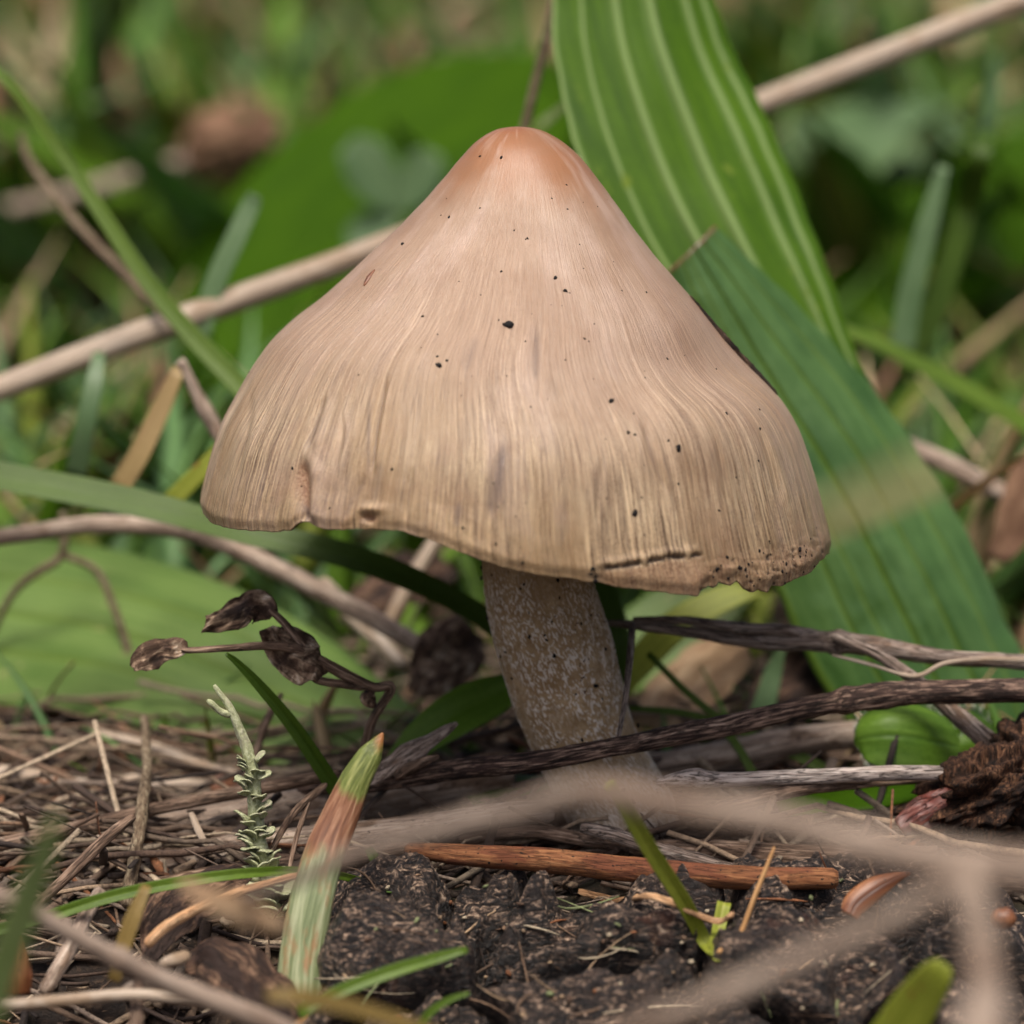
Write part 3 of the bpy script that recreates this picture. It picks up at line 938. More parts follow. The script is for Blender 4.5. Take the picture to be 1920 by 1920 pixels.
def LG(px, py, lift=0.02):
    """a point resting on the bark chunk, else on the ground"""
    p, n = on(log_bvh, px, py)
    g = G(px, py, lift)
    if p is None or np.dot(g - CAM, FWD) < np.dot(p - CAM, FWD):
        return g
    return p + n * lift


def FAR(Y):
    """the plants behind stand well back from the mushroom"""
    return Y if Y < 7 else Y - 100 if Y > 100 else 12 + (Y - 7) * 2.2


def mixed(lst, lift=0.03):
    p, r = [], []
    for a in lst:
        q = LG(a[0], a[1], lift) if a[2] is None else P(a[0], a[1], FAR(a[2]))
        p.append(q)
        r.append(a[3] * cmpx(q))
    return np.array(p), np.array(r)


TW = 'dead twigs and stalks among the grass'


def twig(name, label, cat, mat, lst, lift=0.03, group=TW, **kw):
    """one twig; lst may be several runs (the first is the stem, the others its side branches)"""
    runs = lst if isinstance(lst[0], list) else [lst]
    mbs = []
    for i, run in enumerate(runs):
        mb = MB()
        p, r = mixed(run, lift)
        tube(mb, p, r, seed=hash_(label) + i, **kw)
        mbs.append(mb)
    if len(mbs) == 1:
        return tag(obj(name, mbs[0], M[mat]), label, cat, group)
    e = empty(name, base_of(mbs), label, cat, group)
    for i, mb in enumerate(mbs):
        obj('stem' if i == 0 else 'branch', mb, M[mat], e)
    return e


def hash_(s):
    return (sum((i + 1) * ord(c) for i, c in enumerate(s)) % 997) * 0.113


def leaf(name, label, cat, mat, lst, lift=0.03, group=None, **kw):
    mb = MB()
    p, wd = mixed(lst, lift)
    blade(mb, p, wd, seed=hash_(label), **kw)
    return tag(obj(name, mb, M[mat]), label, cat, group)


# --------------------------------------------- twigs by the mushroom
twig('twig', 'long dark twig crossing in front of the mushroom stem base', 'twig', 'dark_twig',
     [(560, 1478, 0.15, 12), (700, 1468, -0.1, 17), (860, 1442, -0.42, 20), (1000, 1428, -0.62, 19), (1140, 1404, -0.62, 18), (1290, 1374, -0.55, 20), (1430, 1342, -0.4, 20),
      (1560, 1318, -0.3, 21), (1660, 1304, -0.25, 25), (1760, 1300, -0.2, 22), (1960, 1292, -0.1, 23)], nodes=((0.74, 0.25),), rough=0.14, ridge=0.1, seg=26)
twig('twig', 'grey brown double twig snapped to a point beside the mushroom stem', 'twig', 'grey_twig',
     [[(1130, 1168, 0.5, 5), (1190, 1172, 0.45, 9), (1300, 1186, 0.4, 11), (1420, 1202, 0.35, 14), (1540, 1202, 0.3, 20), (1640, 1214, 0.3, 19), (1760, 1232, 0.3, 14), (1960, 1246, 0.3, 15)],
      [(1186, 1160, 0.42, 4), (1290, 1162, 0.38, 9), (1390, 1176, 0.34, 11), (1480, 1184, 0.3, 12), (1560, 1200, 0.3, 12)]], rough=0.16, ridge=0.12, nodes=((0.53, 0.25),))
twig('twig', 'thin upright twig hooked over the snapped double twig beside the stem', 'twig', 'grey_twig',
     [(1186, 1170, 0.42, 6), (1182, 1220, 0.0, 7), (1176, 1290, -0.4, 6), (1168, 1340, -0.5, 5), (1156, 1400, -0.62, 4)])
twig('twig', 'slanting grey twig leaning from the double twig down to rotten wood', 'twig', 'grey_twig',
     [(1560, 1190, 0.16, 9), (1640, 1225, 0.14, 11), (1720, 1280, 0.1, 13), (1790, 1340, 0.06, 17), (1870, 1408, 0.05, 21)], rough=0.12)
twig('stalk', 'fine pale stalk looping under the double twig', 'stalk', 'straw',
     [(1560, 1228, 0.2, 3), (1640, 1248, 0.15, 4), (1715, 1268, 0.05, 4.5), (1770, 1244, 0.05, 4.5), (1840, 1236, 0.1, 5), (1930, 1238, 0.2, 6)])
twig('twig', 'bleached pale twig with a knobbly reddish end beside the stem base', 'twig', 'pale_twig',
     [(1230, 1468, -0.7, 8), (1290, 1458, -0.7, 17), (1330, 1460, -0.68, 16), (1400, 1460, -0.66, 14), (1560, 1456, -0.6, 15), (1700, 1450, -0.5, 14), (1880, 1446, -0.4, 14)], nodes=((0.12, 0.2),), rough=0.12)
twig('twig', 'broken brown twig end lying under the bleached pale twig', 'twig', 'brown_twig',
     [(1340, 1520, -0.7, 12), (1420, 1498, -0.66, 15), (1520, 1478, -0.6, 12), (1640, 1466, -0.4, 9), (1740, 1462, -0.2, 7)], rough=0.16)
twig('twig', 'smooth orange brown twig lying along the top of the bark chunk', 'twig', 'orange_twig',
     [(760, 1590, -1.2, 13), (860, 1600, -1.4, 20), (1000, 1612, -1.55, 23), (1160, 1626, -1.62, 24), (1320, 1642, -1.7, 23), (1440, 1648, -1.72, 22), (1572, 1648, -1.72, 20)], rough=0.06, ridge=0.05, seg=26)
twig('twig', 'weathered grey split twig lying behind the orange twig', 'twig', 'grey_twig',
     [(1090, 1552, -0.8, 12), (1150, 1566, -0.86, 14), (1220, 1590, -0.95, 13), (1320, 1616, -1.05, 14), (1400, 1640, -1.12, 9)], rough=0.2, ridge=0.18)
twig('twig', 'thick grey brown twig running into the gap right of the orange twig', 'twig', 'brown_twig',
     [(1180, 1592, -0.72, 14), (1330, 1594, -0.76, 20), (1460, 1602, -0.8, 24), (1600, 1616, -0.85, 26), (1760, 1634, -0.9, 28), (1940, 1650, -0.9, 28)], rough=0.1, ridge=0.12, seg=24)
twig('twig', 'brown twig lying flat behind the orange twig near the stem base', 'twig', 'brown_twig',
     [(860, 1572, -0.55, 9), (990, 1560, -0.6, 13), (1110, 1578, -0.65, 13), (1230, 1600, -0.7, 10)])
twig('twig', 'short orange brown twig stub slanting below the orange twig', 'twig', 'orange_twig', [(764, 1662, -1.1, 6), (790, 1630, -1.15, 8), (818, 1592, -1.2, 6)])
twig('straw_sliver', 'pale split straw sliver lying on the bark chunk', 'straw', 'orange_sliver',
     [(1084, 1670, None, 7), (1160, 1690, None, 10), (1240, 1708, None, 8), (1310, 1728, None, 7), (1376, 1746, None, 8)], lift=0.11, rough=0.25, flat=0.6)
twig('needle', 'thin tan needle standing up from the bark chunk', 'needle', 'needle', [(1352, 1786, None, 5), (1384, 1760, -2.55, 5), (1420, 1670, -2.5, 5), (1452, 1588, -2.45, 3)], lift=0.03)
twig('peeling_bark', 'torn strip of greyish bark peeling up beside the dark twig', 'bark', 'grey_twig',
     [(690, 1470, -0.35, 10), (730, 1438, -0.3, 22), (770, 1410, -0.25, 24), (810, 1386, -0.2, 16), (858, 1356, -0.15, 6)], rough=0.35, ridge=0.3, flat=0.6)
twig('peeling_bark', 'small ragged bark splinter lying on the dark twig near the green leaf', 'bark', 'brown_twig',
     [(740, 1456, -0.4, 8), (776, 1436, -0.42, 12), (824, 1418, -0.4, 5)], rough=0.4, ridge=0.3)

# --------------------------------------------- dried plant with curled leaves
mbs = []
def part(fn, lst, **kw):
    mb = MB()
    p, r = mixed(lst)
    fn(mb, p, r, **kw)
    mbs.append(mb)
part(tube, [(650, 1470, 0.0, 8), (678, 1420, -0.1, 8), (700, 1350, -0.2, 9), (734, 1290, -0.3, 9), (700, 1288, -0.3, 9), (650, 1266, -0.35, 11), (600, 1240, -0.4, 11), (556, 1218, -0.42, 10), (500, 1212, -0.45, 8),
            (430, 1216, -0.5, 7), (360, 1220, -0.55, 6), (340, 1218, -0.55, 5)], seed=3, rough=0.14)
part(tube, [(588, 1236, -0.4, 8), (560, 1200, -0.38, 7), (535, 1170, -0.36, 8), (505, 1142, -0.35, 6)], seed=5, rough=0.14)
part(tube, [(690, 1290, -0.32, 7), (640, 1282, -0.36, 8), (600, 1276, -0.4, 8), (575, 1262, -0.42, 6)], seed=6, rough=0.14)
stems = len(mbs)
part(blade, [(516, 1158, -0.35, 18), (488, 1140, -0.33, 60), (455, 1152, -0.32, 70), (420, 1156, -0.34, 64), (390, 1156, -0.36, 40)], seed=1.2, crump=0.17, arch=0.08, thick=0.015, cols=21, res=60)
part(blade, [(352, 1219, -0.55, 16), (325, 1218, -0.53, 52), (295, 1226, -0.52, 72), (268, 1238, -0.54, 66), (248, 1250, -0.55, 26)], seed=4.7, crump=0.13, arch=0.25, thick=0.015, cols=21, res=60)
part(blade, [(604, 1274, -0.44, 22), (574, 1256, -0.42, 60), (546, 1232, -0.4, 72), (520, 1204, -0.38, 54), (500, 1180, -0.36, 26)], seed=7.1, crump=0.17, arch=0.12, thick=0.015, cols=21, res=60)
part(blade, [(520, 1180, -0.3, 16), (545, 1188, -0.3, 40), (575, 1206, -0.32, 36), (596, 1226, -0.36, 14)], seed=9.3, crump=0.09, arch=0.7, thick=0.015, cols=17, res=60)
part(blade, [(696, 1292, -0.3, 10), (690, 1306, -0.3, 30), (698, 1320, -0.3, 22), (704, 1328, -0.3, 8)], seed=11.3, crump=0.06, arch=0.7, thick=0.012, cols=13, res=80)
e = empty('dried_plant', base_of(mbs), 'dried brown plant with crumpled curled leaves on a bent stem', 'plant')
for i, mb in enumerate(mbs):
    obj('stem' if i == 0 else 'branch' if i < stems else 'leaf', mb, M['brown_twig'] if i < stems else M['curled_leaf'], e)

# --------------------------------------------- the thick reed with an orange band
def reed_mat():
    m, nt, bs, out = new_mat('reed')
    n1 = noise(nt, coords(nt, (34, 34, 1.6)), 1, 5, 0.65)
    n2 = noise(nt, coords(nt, (6, 6, 2.2)), 1, 4, 0.6)
    t = nd(nt, 'SeparateXYZ', {0: attr(nt, 'tn').outputs['Vector']}).outputs[1]
    t = mth(nt, 'ADD', t, mth(nt, 'MULTIPLY', mth(nt, 'SUBTRACT', n1, 0.5), 0.03))
    g = ramp(nt, mrange(nt, n1, 0.34, 0.66), [(0, lin(84, 98, 58)), (0.45, lin(120, 130, 90)), (1, lin(164, 168, 132))])
    g = mixc(nt, mrange(nt, n2, 0.52, 0.62, 0, 0.75), g, lin(150, 100, 62))
    o = ramp(nt, mrange(nt, n1, 0.34, 0.66), [(0, lin(96, 60, 38)), (0.5, lin(130, 86, 58)), (1, lin(168, 130, 100))])
    tip = ramp(nt, mrange(nt, n1, 0.34, 0.66), [(0, lin(66, 76, 22)), (0.5, lin(104, 114, 50)), (1, lin(150, 152, 90))])
    t = mth(nt, 'ADD', t, mth(nt, 'MULTIPLY', mth(nt, 'SUBTRACT', n2, 0.5), 0.10))
    c = mixc(nt, mrange(nt, t, 0.585, 0.64), g, o)
    c = mixc(nt, mrange(nt, t, 0.79, 0.82), c, tip)
    c = mixc(nt, mrange(nt, t, 0.95, 0.99), c, lin(150, 98, 52))
    nt.links.new(c, bs.inputs['Base Color'])
    bs.inputs['Roughness'].default_value = 0.4
    bs.inputs['Specular IOR Level'].default_value = 0.45
    nt.links.new(bump(nt, n1, 0.012), bs.inputs['Normal'])
    return m
M['reed'] = reed_mat()
mb = MB()
p, r = mixed([(550, 1990, -2.55, 46), (558, 1880, -2.4, 44), (568, 1780, -2.25, 43), (586, 1680, -2.1, 41), (612, 1590, -1.95, 38), (642, 1520, -1.85, 34), (668, 1460, -1.8, 28), (694, 1416, -1.75, 23), (708, 1392, -1.73, 12), (718, 1374, -1.72, 2)])
tube(mb, p, r, seg=28, res=40, rough=0.04, wob=0.05, ridge=0.05, flat=0.55, seed=2.2)
tag(obj('reed_blade', mb, M['reed']), 'thick pale green reed blade with an orange band below its tip', 'blade')

# --------------------------------------------- the lichen stalk with its scales
def lichen():
    p, r = mixed([(520, 1720, -1.25, 16), (506, 1660, -1.2, 17), (490, 1600, -1.15, 14), (480, 1540, -1.1, 14), (476, 1470, -1.1, 13), (468, 1420, -1.1, 12), (450, 1370, -1.1, 9), (430, 1325, -1.1, 7), (402, 1284, -1.1, 4)])
    mb = MB()
    path = tube(mb, p, r, seg=16, res=60, rough=0.3, seed=1.1)
    mb2 = MB()
    p2, r2 = mixed([(432, 1340, -1.1, 7), (412, 1332, -1.12, 6), (396, 1318, -1.14, 6), (388, 1312, -1.14, 3)])
    tube(mb2, p2, r2, seg=12, res=60, rough=0.25, seed=2.1)
    e = empty('lichen_stalk', base_of([mb]), 'pale green lichen stalk covered in tiny curled scales', 'lichen')
    obj('stalk', mb, M['lichen'], e)
    obj('branch', mb2, M['lichen'], e)
    # one scale, shared by all
    u = np.linspace(-1, 1, 9)[None]
    v = np.linspace(0, 1, 7)[:, None]
    wd = np.sin(v * 2.3 + 0.35) * (1 + 0.18 * np.cos(u * 8) * v)
    X = u * wd * 0.55
    Z = v * 0.9
    Yy = -0.35 * v * v + 0.35 * u * u * v - 0.25 * np.abs(u) ** 3
    top = st(X, Yy + 0 * u, Z + 0 * u)
    bot = top + np.array([0, 0.10, -0.03])
    ms = MB()
    Vv = np.concatenate([top, bot[:, ::-1]], 1)
    ms.grid(Vv, True, True, tc=Vv * 0.2, tn=Vv, vein=np.zeros((7, 18, 1)))
    me = ms.mesh('lichen_scale', np.zeros(3))
    me.materials.append(M['lichen'])
    for k in range(46):
        f = (k + 0.5) / 46
        q = path[int((0.02 + 0.62 * f) * (len(path) - 1))]
        o = bpy.data.objects.new('lichen_scale', me)
        COL.objects.link(o)
        o.parent = e
        a = random.choice((-1, 1)) * random.uniform(0.3, 1.6)
        sz = random.uniform(0.75, 1.2) * (0.17 - 0.09 * f)
        o.location = (q - np.array(e.location) / CM + np.array([math.sin(a) * 0.04, -0.035, 0])) * CM
        o.rotation_euler = (random.uniform(0.5, 1.2), random.uniform(-0.4, 0.4), a)
        o.scale = (sz,) * 3
lichen()

# --------------------------------------------- blades and leaves near the mushroom
GR = 'single grass blades near the mushroom'
leaf('grass_blade', 'narrow dark green blade with a brown tip slanting under the curled dried leaf', 'grass', 'grass_dark',
     [(640, 1500, -0.3, 30), (600, 1436, -0.4, 31), (548, 1360, -0.5, 28), (490, 1290, -0.6, 22), (446, 1244, -0.66, 14), (424, 1226, -0.7, 8)], fold=0.35, group=GR)
leaf('grass_blade', 'thin bright green blade arching low across the litter behind the reed', 'grass', 'grass',
     [(-40, 1752, -2.3, 22), (80, 1722, -2.25, 23), (200, 1684, -2.2, 24), (320, 1658, -2.1, 23), (440, 1640, -2.0, 20), (560, 1634, -1.75, 17), (660, 1648, -1.4, 15), (740, 1680, -1.3, 10)], fold=0.4, group=GR)
leaf('grass_blade', 'green blade with a yellow bruise leaning over the orange twig', 'grass', 'grass_yellow',
     [(1350, 1800, None, 20), (1322, 1766, -2.35, 28), (1280, 1690, -2.5, 31), (1226, 1606, -2.7, 32), (1180, 1530, -2.9, 30), (1140, 1466, -3.1, 24)], fold=0.3, lift=0.0, group=GR)
leaf('grass_blade', 'short cut-off green blade stub on the bark chunk', 'grass', 'grass_yellow',
     [(1338, 1790, None, 22), (1346, 1750, -2.3, 25), (1358, 1692, -2.15, 27)], fold=0.25, lift=0.0, group=GR, ribs=((0, 0.12, -0.006),))
leaf('grass_blade', 'green blade lying across the left side of the bark chunk', 'grass', 'grass',
     [(560, 1900, -3.5, 24), (640, 1858, -3.4, 26), (740, 1820, -3.3, 26), (820, 1796, -3.2, 22), (876, 1780, -3.15, 12)], fold=0.3, group=GR)
leaf('grass_blade', 'thin green blade curling up at the lower front of the bark chunk', 'grass', 'grass',
     [(770, 1960, -3.4, 16), (800, 1905, -3.4, 16), (840, 1876, -3.4, 14), (880, 1862, -3.4, 7)], fold=0.3, group=GR)
leaf('grass_blade', 'short green blade poking up behind the reed beside the bark chunk', 'grass', 'grass_dark',
     [(735, 1672, None, 20), (720, 1640, -1.2, 22), (700, 1606, -1.15, 20), (690, 1590, -1.1, 14)], fold=0.3, lift=0.0, group=GR)
leaf('grass_blade', 'thin green blade bending down to the right of the mushroom stem', 'grass', 'grass',
     [(1180, 1328, 0.75, 10), (1260, 1334, 0.8, 13), (1330, 1350, 0.8, 13), (1376, 1390, 0.7, 15), (1412, 1450, 0.6, 17), (1450, 1510, 0.5, 16)], group=GR, fold=0.2)
leaf('grass_blade', 'fine green blade slanting behind the dark twig right of the stem', 'grass', 'grass',
     [(1215, 1225, 1.1, 12), (1290, 1300, 1.0, 14), (1370, 1360, 0.9, 16), (1470, 1405, 0.8, 20), (1560, 1450, 0.7, 22)], group=GR, fold=0.2)
leaf('leaf', 'fuzzy green leaf tip lying left of the mushroom stem', 'leaf', 'leaf_hairy',
     [(960, 1290, 0.95, 60), (920, 1310, 0.9, 92), (860, 1340, 0.8, 96), (800, 1380, 0.72, 78), (750, 1425, 0.65, 50), (715, 1460, 0.6, 14)], nrm=(0.1, -0.7, 0.7), fold=0.25, wave=0.1, res=30)
leaf('plantain_leaf', 'bright ribbed plantain leaf rising behind the mushroom cap', 'leaf', 'plantain',
     [(1140, -220, 3.9, 260), (1176, -60, 3.8, 300), (1206, 100, 3.6, 350), (1262, 260, 3.4, 388), (1332, 420, 3.2, 384), (1420, 580, 3.0, 330), (1520, 740, 2.9, 240), (1640, 930, 2.9, 180), (1740, 1120, 2.9, 130), (1820, 1300, 2.9, 90), (1880, 1440, 2.8, 60)],
     nrm=(0.25, -0.9, 0.35), cols=121, res=18, thick=0.02, wave=0.05, arch=0.16,
     ribs=((-0.84, 0.03, 0.014), (-0.60, 0.04, 0.03), (-0.14, 0.06, 0.055), (0.27, 0.045, 0.034), (0.66, 0.022, 0.012), (0.98, 0.025, 0.006)), edge=0.03)
leaf('plantain_leaf', 'broad blue green plantain leaf with a cut tip right of the mushroom cap', 'leaf', 'plantain_blue',
     [(1296, 464, 2.5, 124), (1345, 550, 2.5, 190), (1415, 672, 2.5, 275), (1495, 800, 2.45, 335), (1570, 930, 2.4, 372), (1636, 1060, 2.35, 392), (1700, 1190, 2.3, 392), (1770, 1330, 2.25, 370), (1850, 1500, 2.2, 300), (1930, 1660, 2.1, 200)],
     nrm=(0.1, -0.85, 0.5), cols=121, res=24, thick=0.02, wave=0.07, arch=0.24, edge=0.05, cut=0.05, crump=0.012,
     ribs=((-0.7, 0.016, -0.010), (-0.34, 0.02, -0.018), (0.02, 0.022, -0.030), (0.30, 0.014, -0.010), (0.52, 0.02, -0.018), (0.96, 0.03, 0.014)))
leaf('grass_blade', 'wide green blade reaching under the mushroom cap to the stem', 'grass', 'grass_dark',
     [(-60, 882, 2.2, 60), (60, 905, 2.1, 62), (200, 932, 2.0, 62), (330, 962, 1.9, 58), (470, 1000, 1.7, 54), (620, 1034, 1.6, 56), (760, 1082, 1.4, 52), (880, 1142, 1.3, 46), (990, 1220, 1.2, 40)],
     nrm=(0, -0.75, 0.65), fold=0.12, cols=41, ribs=tuple((u, 0.03, 0.004) for u in (-0.8, -0.6, -0.4, -0.2, 0, 0.2, 0.4, 0.6, 0.8)), group=GR)

# --------------------------------------------- round hairy leaf pair, rotten wood, flakes
def round_leaf():
    e = empty('hairy_leaf_pair', P(1700, 1470, 0.4), 'pair of round hairy green leaves under the dark twig', 'leaf')
    for lst, seed in (([(1602, 1390, 0.25, 16), (1622, 1384, 0.22, 96), (1670, 1380, 0.2, 146), (1726, 1386, 0.22, 140), (1778, 1396, 0.3, 96), (1806, 1402, 0.35, 16)], 1.0),
                      ([(1735, 1402, 0.42, 20), (1770, 1384, 0.40, 86), (1806, 1374, 0.42, 100), (1836, 1368, 0.46, 80), (1862, 1366, 0.5, 16)], 5.0)):
        mb = MB()
        p, wd = mixed(lst)
        path, W, N = blade(mb, p, wd, nrm=(-0.1, -0.85, 0.5), cols=31, res=60, arch=0.22, wave=0.18, seed=seed, thick=0.02, ribs=((0.05, 0.05, -0.015),))
        lf = obj('leaf', mb, M['leaf_hairy'], e)
        mh = MB()
        for k in range(90):
            i = random.randrange(len(path))
            sd = random.choice((-1, 1))
            hw = np.interp(i / len(path), np.linspace(0, 1, len(wd)), wd) / 2
            a = path[i] + W[i] * sd * hw * 0.97
            d = norm(W[i] * sd + 0.4 * np.array([random.gauss(0, 1), random.gauss(0, 1), random.gauss(0, 1)]))
            b = a + d * random.uniform(0.06, 0.14)
            x = norm(np.cross(d, [0, 1, 0.2])) * 0.0045
            y = np.cross(d, x)
            ring = np.array([[a + x, a - 0.5 * x + y, a - 0.5 * x - y], [b + 0.3 * x, b - 0.15 * x + 0.3 * y, b - 0.15 * x - 0.3 * y]])
            mh.grid(ring, True, True, tc=ring, tn=ring, vein=np.zeros((2, 3, 1)))
        tag(obj('hairs', mh, M['hair'], lf), kind='stuff')
M['hair'] = fibre('hair', [(0, lin(170, 176, 150)), (1, lin(214, 216, 200))], bmp=0.0)
round_leaf()
mb = MB()
blob(mb, P(1868, 1480, -0.5), (0.62, 0.36, 0.24), seed=2.2, amp=0.75, freq=2.4, rows=60, seg=90, rot=0.45)
tag(obj('rotten_wood', mb, M['wood']), 'crumbly brown piece of rotten wood at the end of the pale twig', 'wood')
mb = MB()
blob(mb, P(1925, 1400, -0.2), (0.22, 0.3, 0.2), seed=8.2, amp=0.5, freq=2.0, rows=40, seg=60)
tag(obj('rotten_wood', mb, M['wood']), 'smaller lump of rotten wood above the crumbly brown piece', 'wood')
leaf('bark_flake', 'glossy dark red bark flake under the rotten wood', 'bark', 'red_bark', [(1790, 1490, -0.55, 40), (1758, 1512, -0.62, 66), (1720, 1532, -0.68, 62), (1686, 1552, -0.72, 34)], crump=0.05, arch=0.3, cols=21, res=50, thick=0.03)
leaf('bud_scale', 'orange brown pointed bud scale lying at the right end of the bark chunk', 'bud scale', 'bud_scale',
     [(1592, 1716, -2.45, 34), (1606, 1692, -2.4, 50), (1640, 1666, -2.35, 46), (1675, 1648, -2.3, 24), (1706, 1638, -2.25, 5)], arch=0.45, cols=21, res=60, thick=0.03, ribs=((0.1, 0.1, -0.02),))
leaf('bud_scale', 'upright chestnut brown bud scale pair at the left of the litter', 'bud scale', 'bud_scale',
     [(28, 1862, -3.0, 60), (28, 1830, -3.0, 66), (30, 1790, -2.98, 48), (34, 1760, -2.95, 24), (34, 1742, -2.93, 4)], arch=0.5, cols=21, res=60, thick=0.03, ribs=((0.3, 0.06, -0.03),))
mb = MB()
blob(mb, P(1882, 1722, -2.6), (0.085, 0.07, 0.07), seed=4, amp=0.15, rows=20, seg=28)
tag(obj('seed', mb, M['bud_scale']), 'small round reddish brown seed at the right beside the forked twig', 'seed')
leaf('dead_leaf', 'dark mottled dead leaf lying left of the reed base', 'leaf', 'dead_leaf',
     [(350, 1800, -2.5, 50), (400, 1795, -2.6, 110), (450, 1830, -2.8, 150), (495, 1870, -3.0, 130), (540, 1920, -3.2, 70)], nrm=(0.2, -0.6, 0.75), crump=0.09, arch=0.2, cols=31, res=40, thick=0.02)
leaf('dead_leaf', 'folded brown dead leaf under the orange leaf stalk', 'leaf', 'dead_leaf',
     [(280, 1800, -2.2, 30), (310, 1740, -2.0, 90), (350, 1690, -1.8, 120), (420, 1660, -1.6, 90), (470, 1640, -1.5, 30)], nrm=(0, -0.6, 0.8), crump=0.08, arch=0.25, cols=31, res=40, thick=0.02)
twig('leaf_stalk', 'curved orange leaf stalk arching over the dead leaves', 'stalk', 'orange_sliver',
     [(274, 1772, -2.5, 10), (310, 1738, -2.45, 11), (370, 1706, -2.35, 9), (450, 1672, -2.2, 8), (560, 1640, -2.0, 7)], rough=0.14)
twig('stick', 'short pale upright stick left of the dead leaves', 'stick', 'grey_straw', [(80, 1862, -2.6, 14), (130, 1780, -2.35, 15), (166, 1710, -2.1, 14), (192, 1668, -2.0, 13)], rough=0.12)
twig('stick', 'brown straight twig leaning down over the thick grey stalks', 'twig', 'brown_twig', [(60, 1706, -1.6, 9), (140, 1630, -1.4, 11), (200, 1570, -1.2, 11), (250, 1530, -1.0, 9)])
twig('twig', 'long thin dark twig lying above the thick grey stalks', 'twig', 'brown_twig',
     [(-40, 1592, -0.5, 13), (120, 1556, -0.45, 13), (260, 1524, -0.35, 12), (420, 1490, -0.25, 12), (540, 1470, -0.2, 13), (640, 1450, -0.15, 10)], rough=0.12)
twig('stalk', 'thick grey hollow stalk lying left of the reed', 'stalk', 'grey_straw',
     [(-60, 1634, -0.35, 34), (120, 1606, -0.2, 36), (300, 1560, 0.0, 40), (460, 1536, 0.1, 40), (640, 1506, 0.2, 40), (840, 1476, 0.35, 34), (960, 1460, 0.5, 30)], seg=32, rough=0.05)
twig('stalk', 'second grey stalk lying just below the thick grey hollow one', 'stalk', 'grey_straw',
     [(60, 1690, -0.75, 16), (220, 1636, -0.6, 22), (380, 1600, -0.5, 26), (540, 1582, -0.5, 27), (700, 1560, -0.5, 26), (900, 1534, -0.45, 24), (1040, 1520, -0.4, 20)], seg=28, rough=0.07)
twig('stalk', 'brown stalk at the bottom of the pile of grey stalks', 'stalk', 'brown_twig',
     [(200, 1680, -0.9, 14), (360, 1648, -0.85, 16), (520, 1624, -0.8, 18), (680, 1600, -0.8, 16), (800, 1584, -0.8, 12)], seg=24)
twig('stalk', 'rough mossy stalk standing in front of the grey stalks', 'stalk', 'mossy',
     [(236, 1700, -1.2, 11), (246, 1640, -1.0, 12), (262, 1560, -0.7, 12), (270, 1480, -0.2, 11), (276, 1420, 0.4, 9), (270, 1340, 1.0, 8)], rough=0.3)
twig('twig', 'thin forked twig leaning on the grey stalks behind the reed', 'twig', 'brown_twig',
     [[(506, 1600, -1.2, 5), (540, 1540, -1.0, 7), (576, 1500, -0.8, 8), (612, 1470, -0.6, 6)], [(540, 1640, -1.2, 4), (556, 1570, -1.0, 5), (580, 1500, -0.8, 5)]])
twig('straw_sliver', 'tiny pale straw piece resting on the thick grey stalk', 'straw', 'straw', [(358, 1524, -0.45, 6), (372, 1556, -0.55, 7), (388, 1588, -0.7, 6)])
twig('straw_sliver', 'short pale straw below the mottled dead leaf', 'straw', 'straw', [(300, 1806, -2.9, 10), (340, 1796, -2.8, 13), (350, 1786, -2.75, 8)], rough=0.25)
twig('straw_sliver', 'split pale straw bundle under the blurred stalk', 'straw', 'straw', [(230, 1860, -3.2, 12), (290, 1840, -3.1, 16), (330, 1846, -3.0, 12)], rough=0.3, ridge=0.3)
twig('straw_sliver', 'long tan straw lying along the bottom of the litter', 'straw', 'straw', [(-30, 1890, -3.6, 12), (120, 1876, -3.5, 12), (260, 1866, -3.4, 11), (420, 1890, -3.4, 10), (560, 1930, -3.4, 9)], rough=0.12)
twig('twig', 'upright brown stub beneath the tan straw', 'twig', 'brown_twig', [(252, 1940, -3.5, 14), (258, 1880, -3.3, 12), (262, 1810, -3.1, 9)])
leaf('ochre_blade', 'ochre withered blade standing among the litter left', 'grass', 'ochre', [(214, 1840, -3.4, 24), (230, 1780, -3.35, 30), (250, 1720, -3.3, 30), (276, 1660, -3.2, 18)], fold=0.2)

#@@BACK
# ------------------------------------------------------------------ close to the lens, out of focus
twig('forked_twig', 'blurred tan forked twig arching in front of the mushroom base', 'twig', 'soft_tan',
     [[(440, 1690, -7.2, 8), (560, 1646, -7.8, 13), (680, 1598, -8.2, 17), (820, 1556, -8.8, 22), (980, 1514, -9.4, 26), (1130, 1492, -9.8, 29), (1260, 1506, -10.0, 28), (1440, 1540, -10.1, 30), (1640, 1580, -10.2, 34), (1800, 1610, -10.3, 38), (1980, 1640, -10.4, 36)],
      [(1800, 1606, -10.3, 34), (1830, 1700, -10.5, 34), (1840, 1820, -10.7, 32), (1836, 1980, -11.6, 54), (1820, 2180, -11.5, 52), (1800, 2420, -11.4, 50)],
      [(1800, 1650, -10.4, 20), (1680, 1720, -10.3, 22), (1500, 1800, -10.2, 22), (1300, 1880, -10.1, 22), (1080, 1980, -10.0, 20), (900, 2090, -9.6, 30)]], rough=0.2, res=14, wob=0.5, nodes=((0.44, 0.3), (0.84, 0.3)))
twig('stalk', 'blurred pale straw stalk slanting down across the lower left litter', 'stalk', 'soft_tan',
     [(-80, 1640, -5.2, 15), (40, 1702, -5.2, 17), (180, 1774, -5.1, 19), (330, 1846, -5.0, 20), (480, 1912, -4.9, 21), (640, 1990, -4.8, 22)], rough=0.12, wob=0.5, nodes=((0.42, 0.35),))
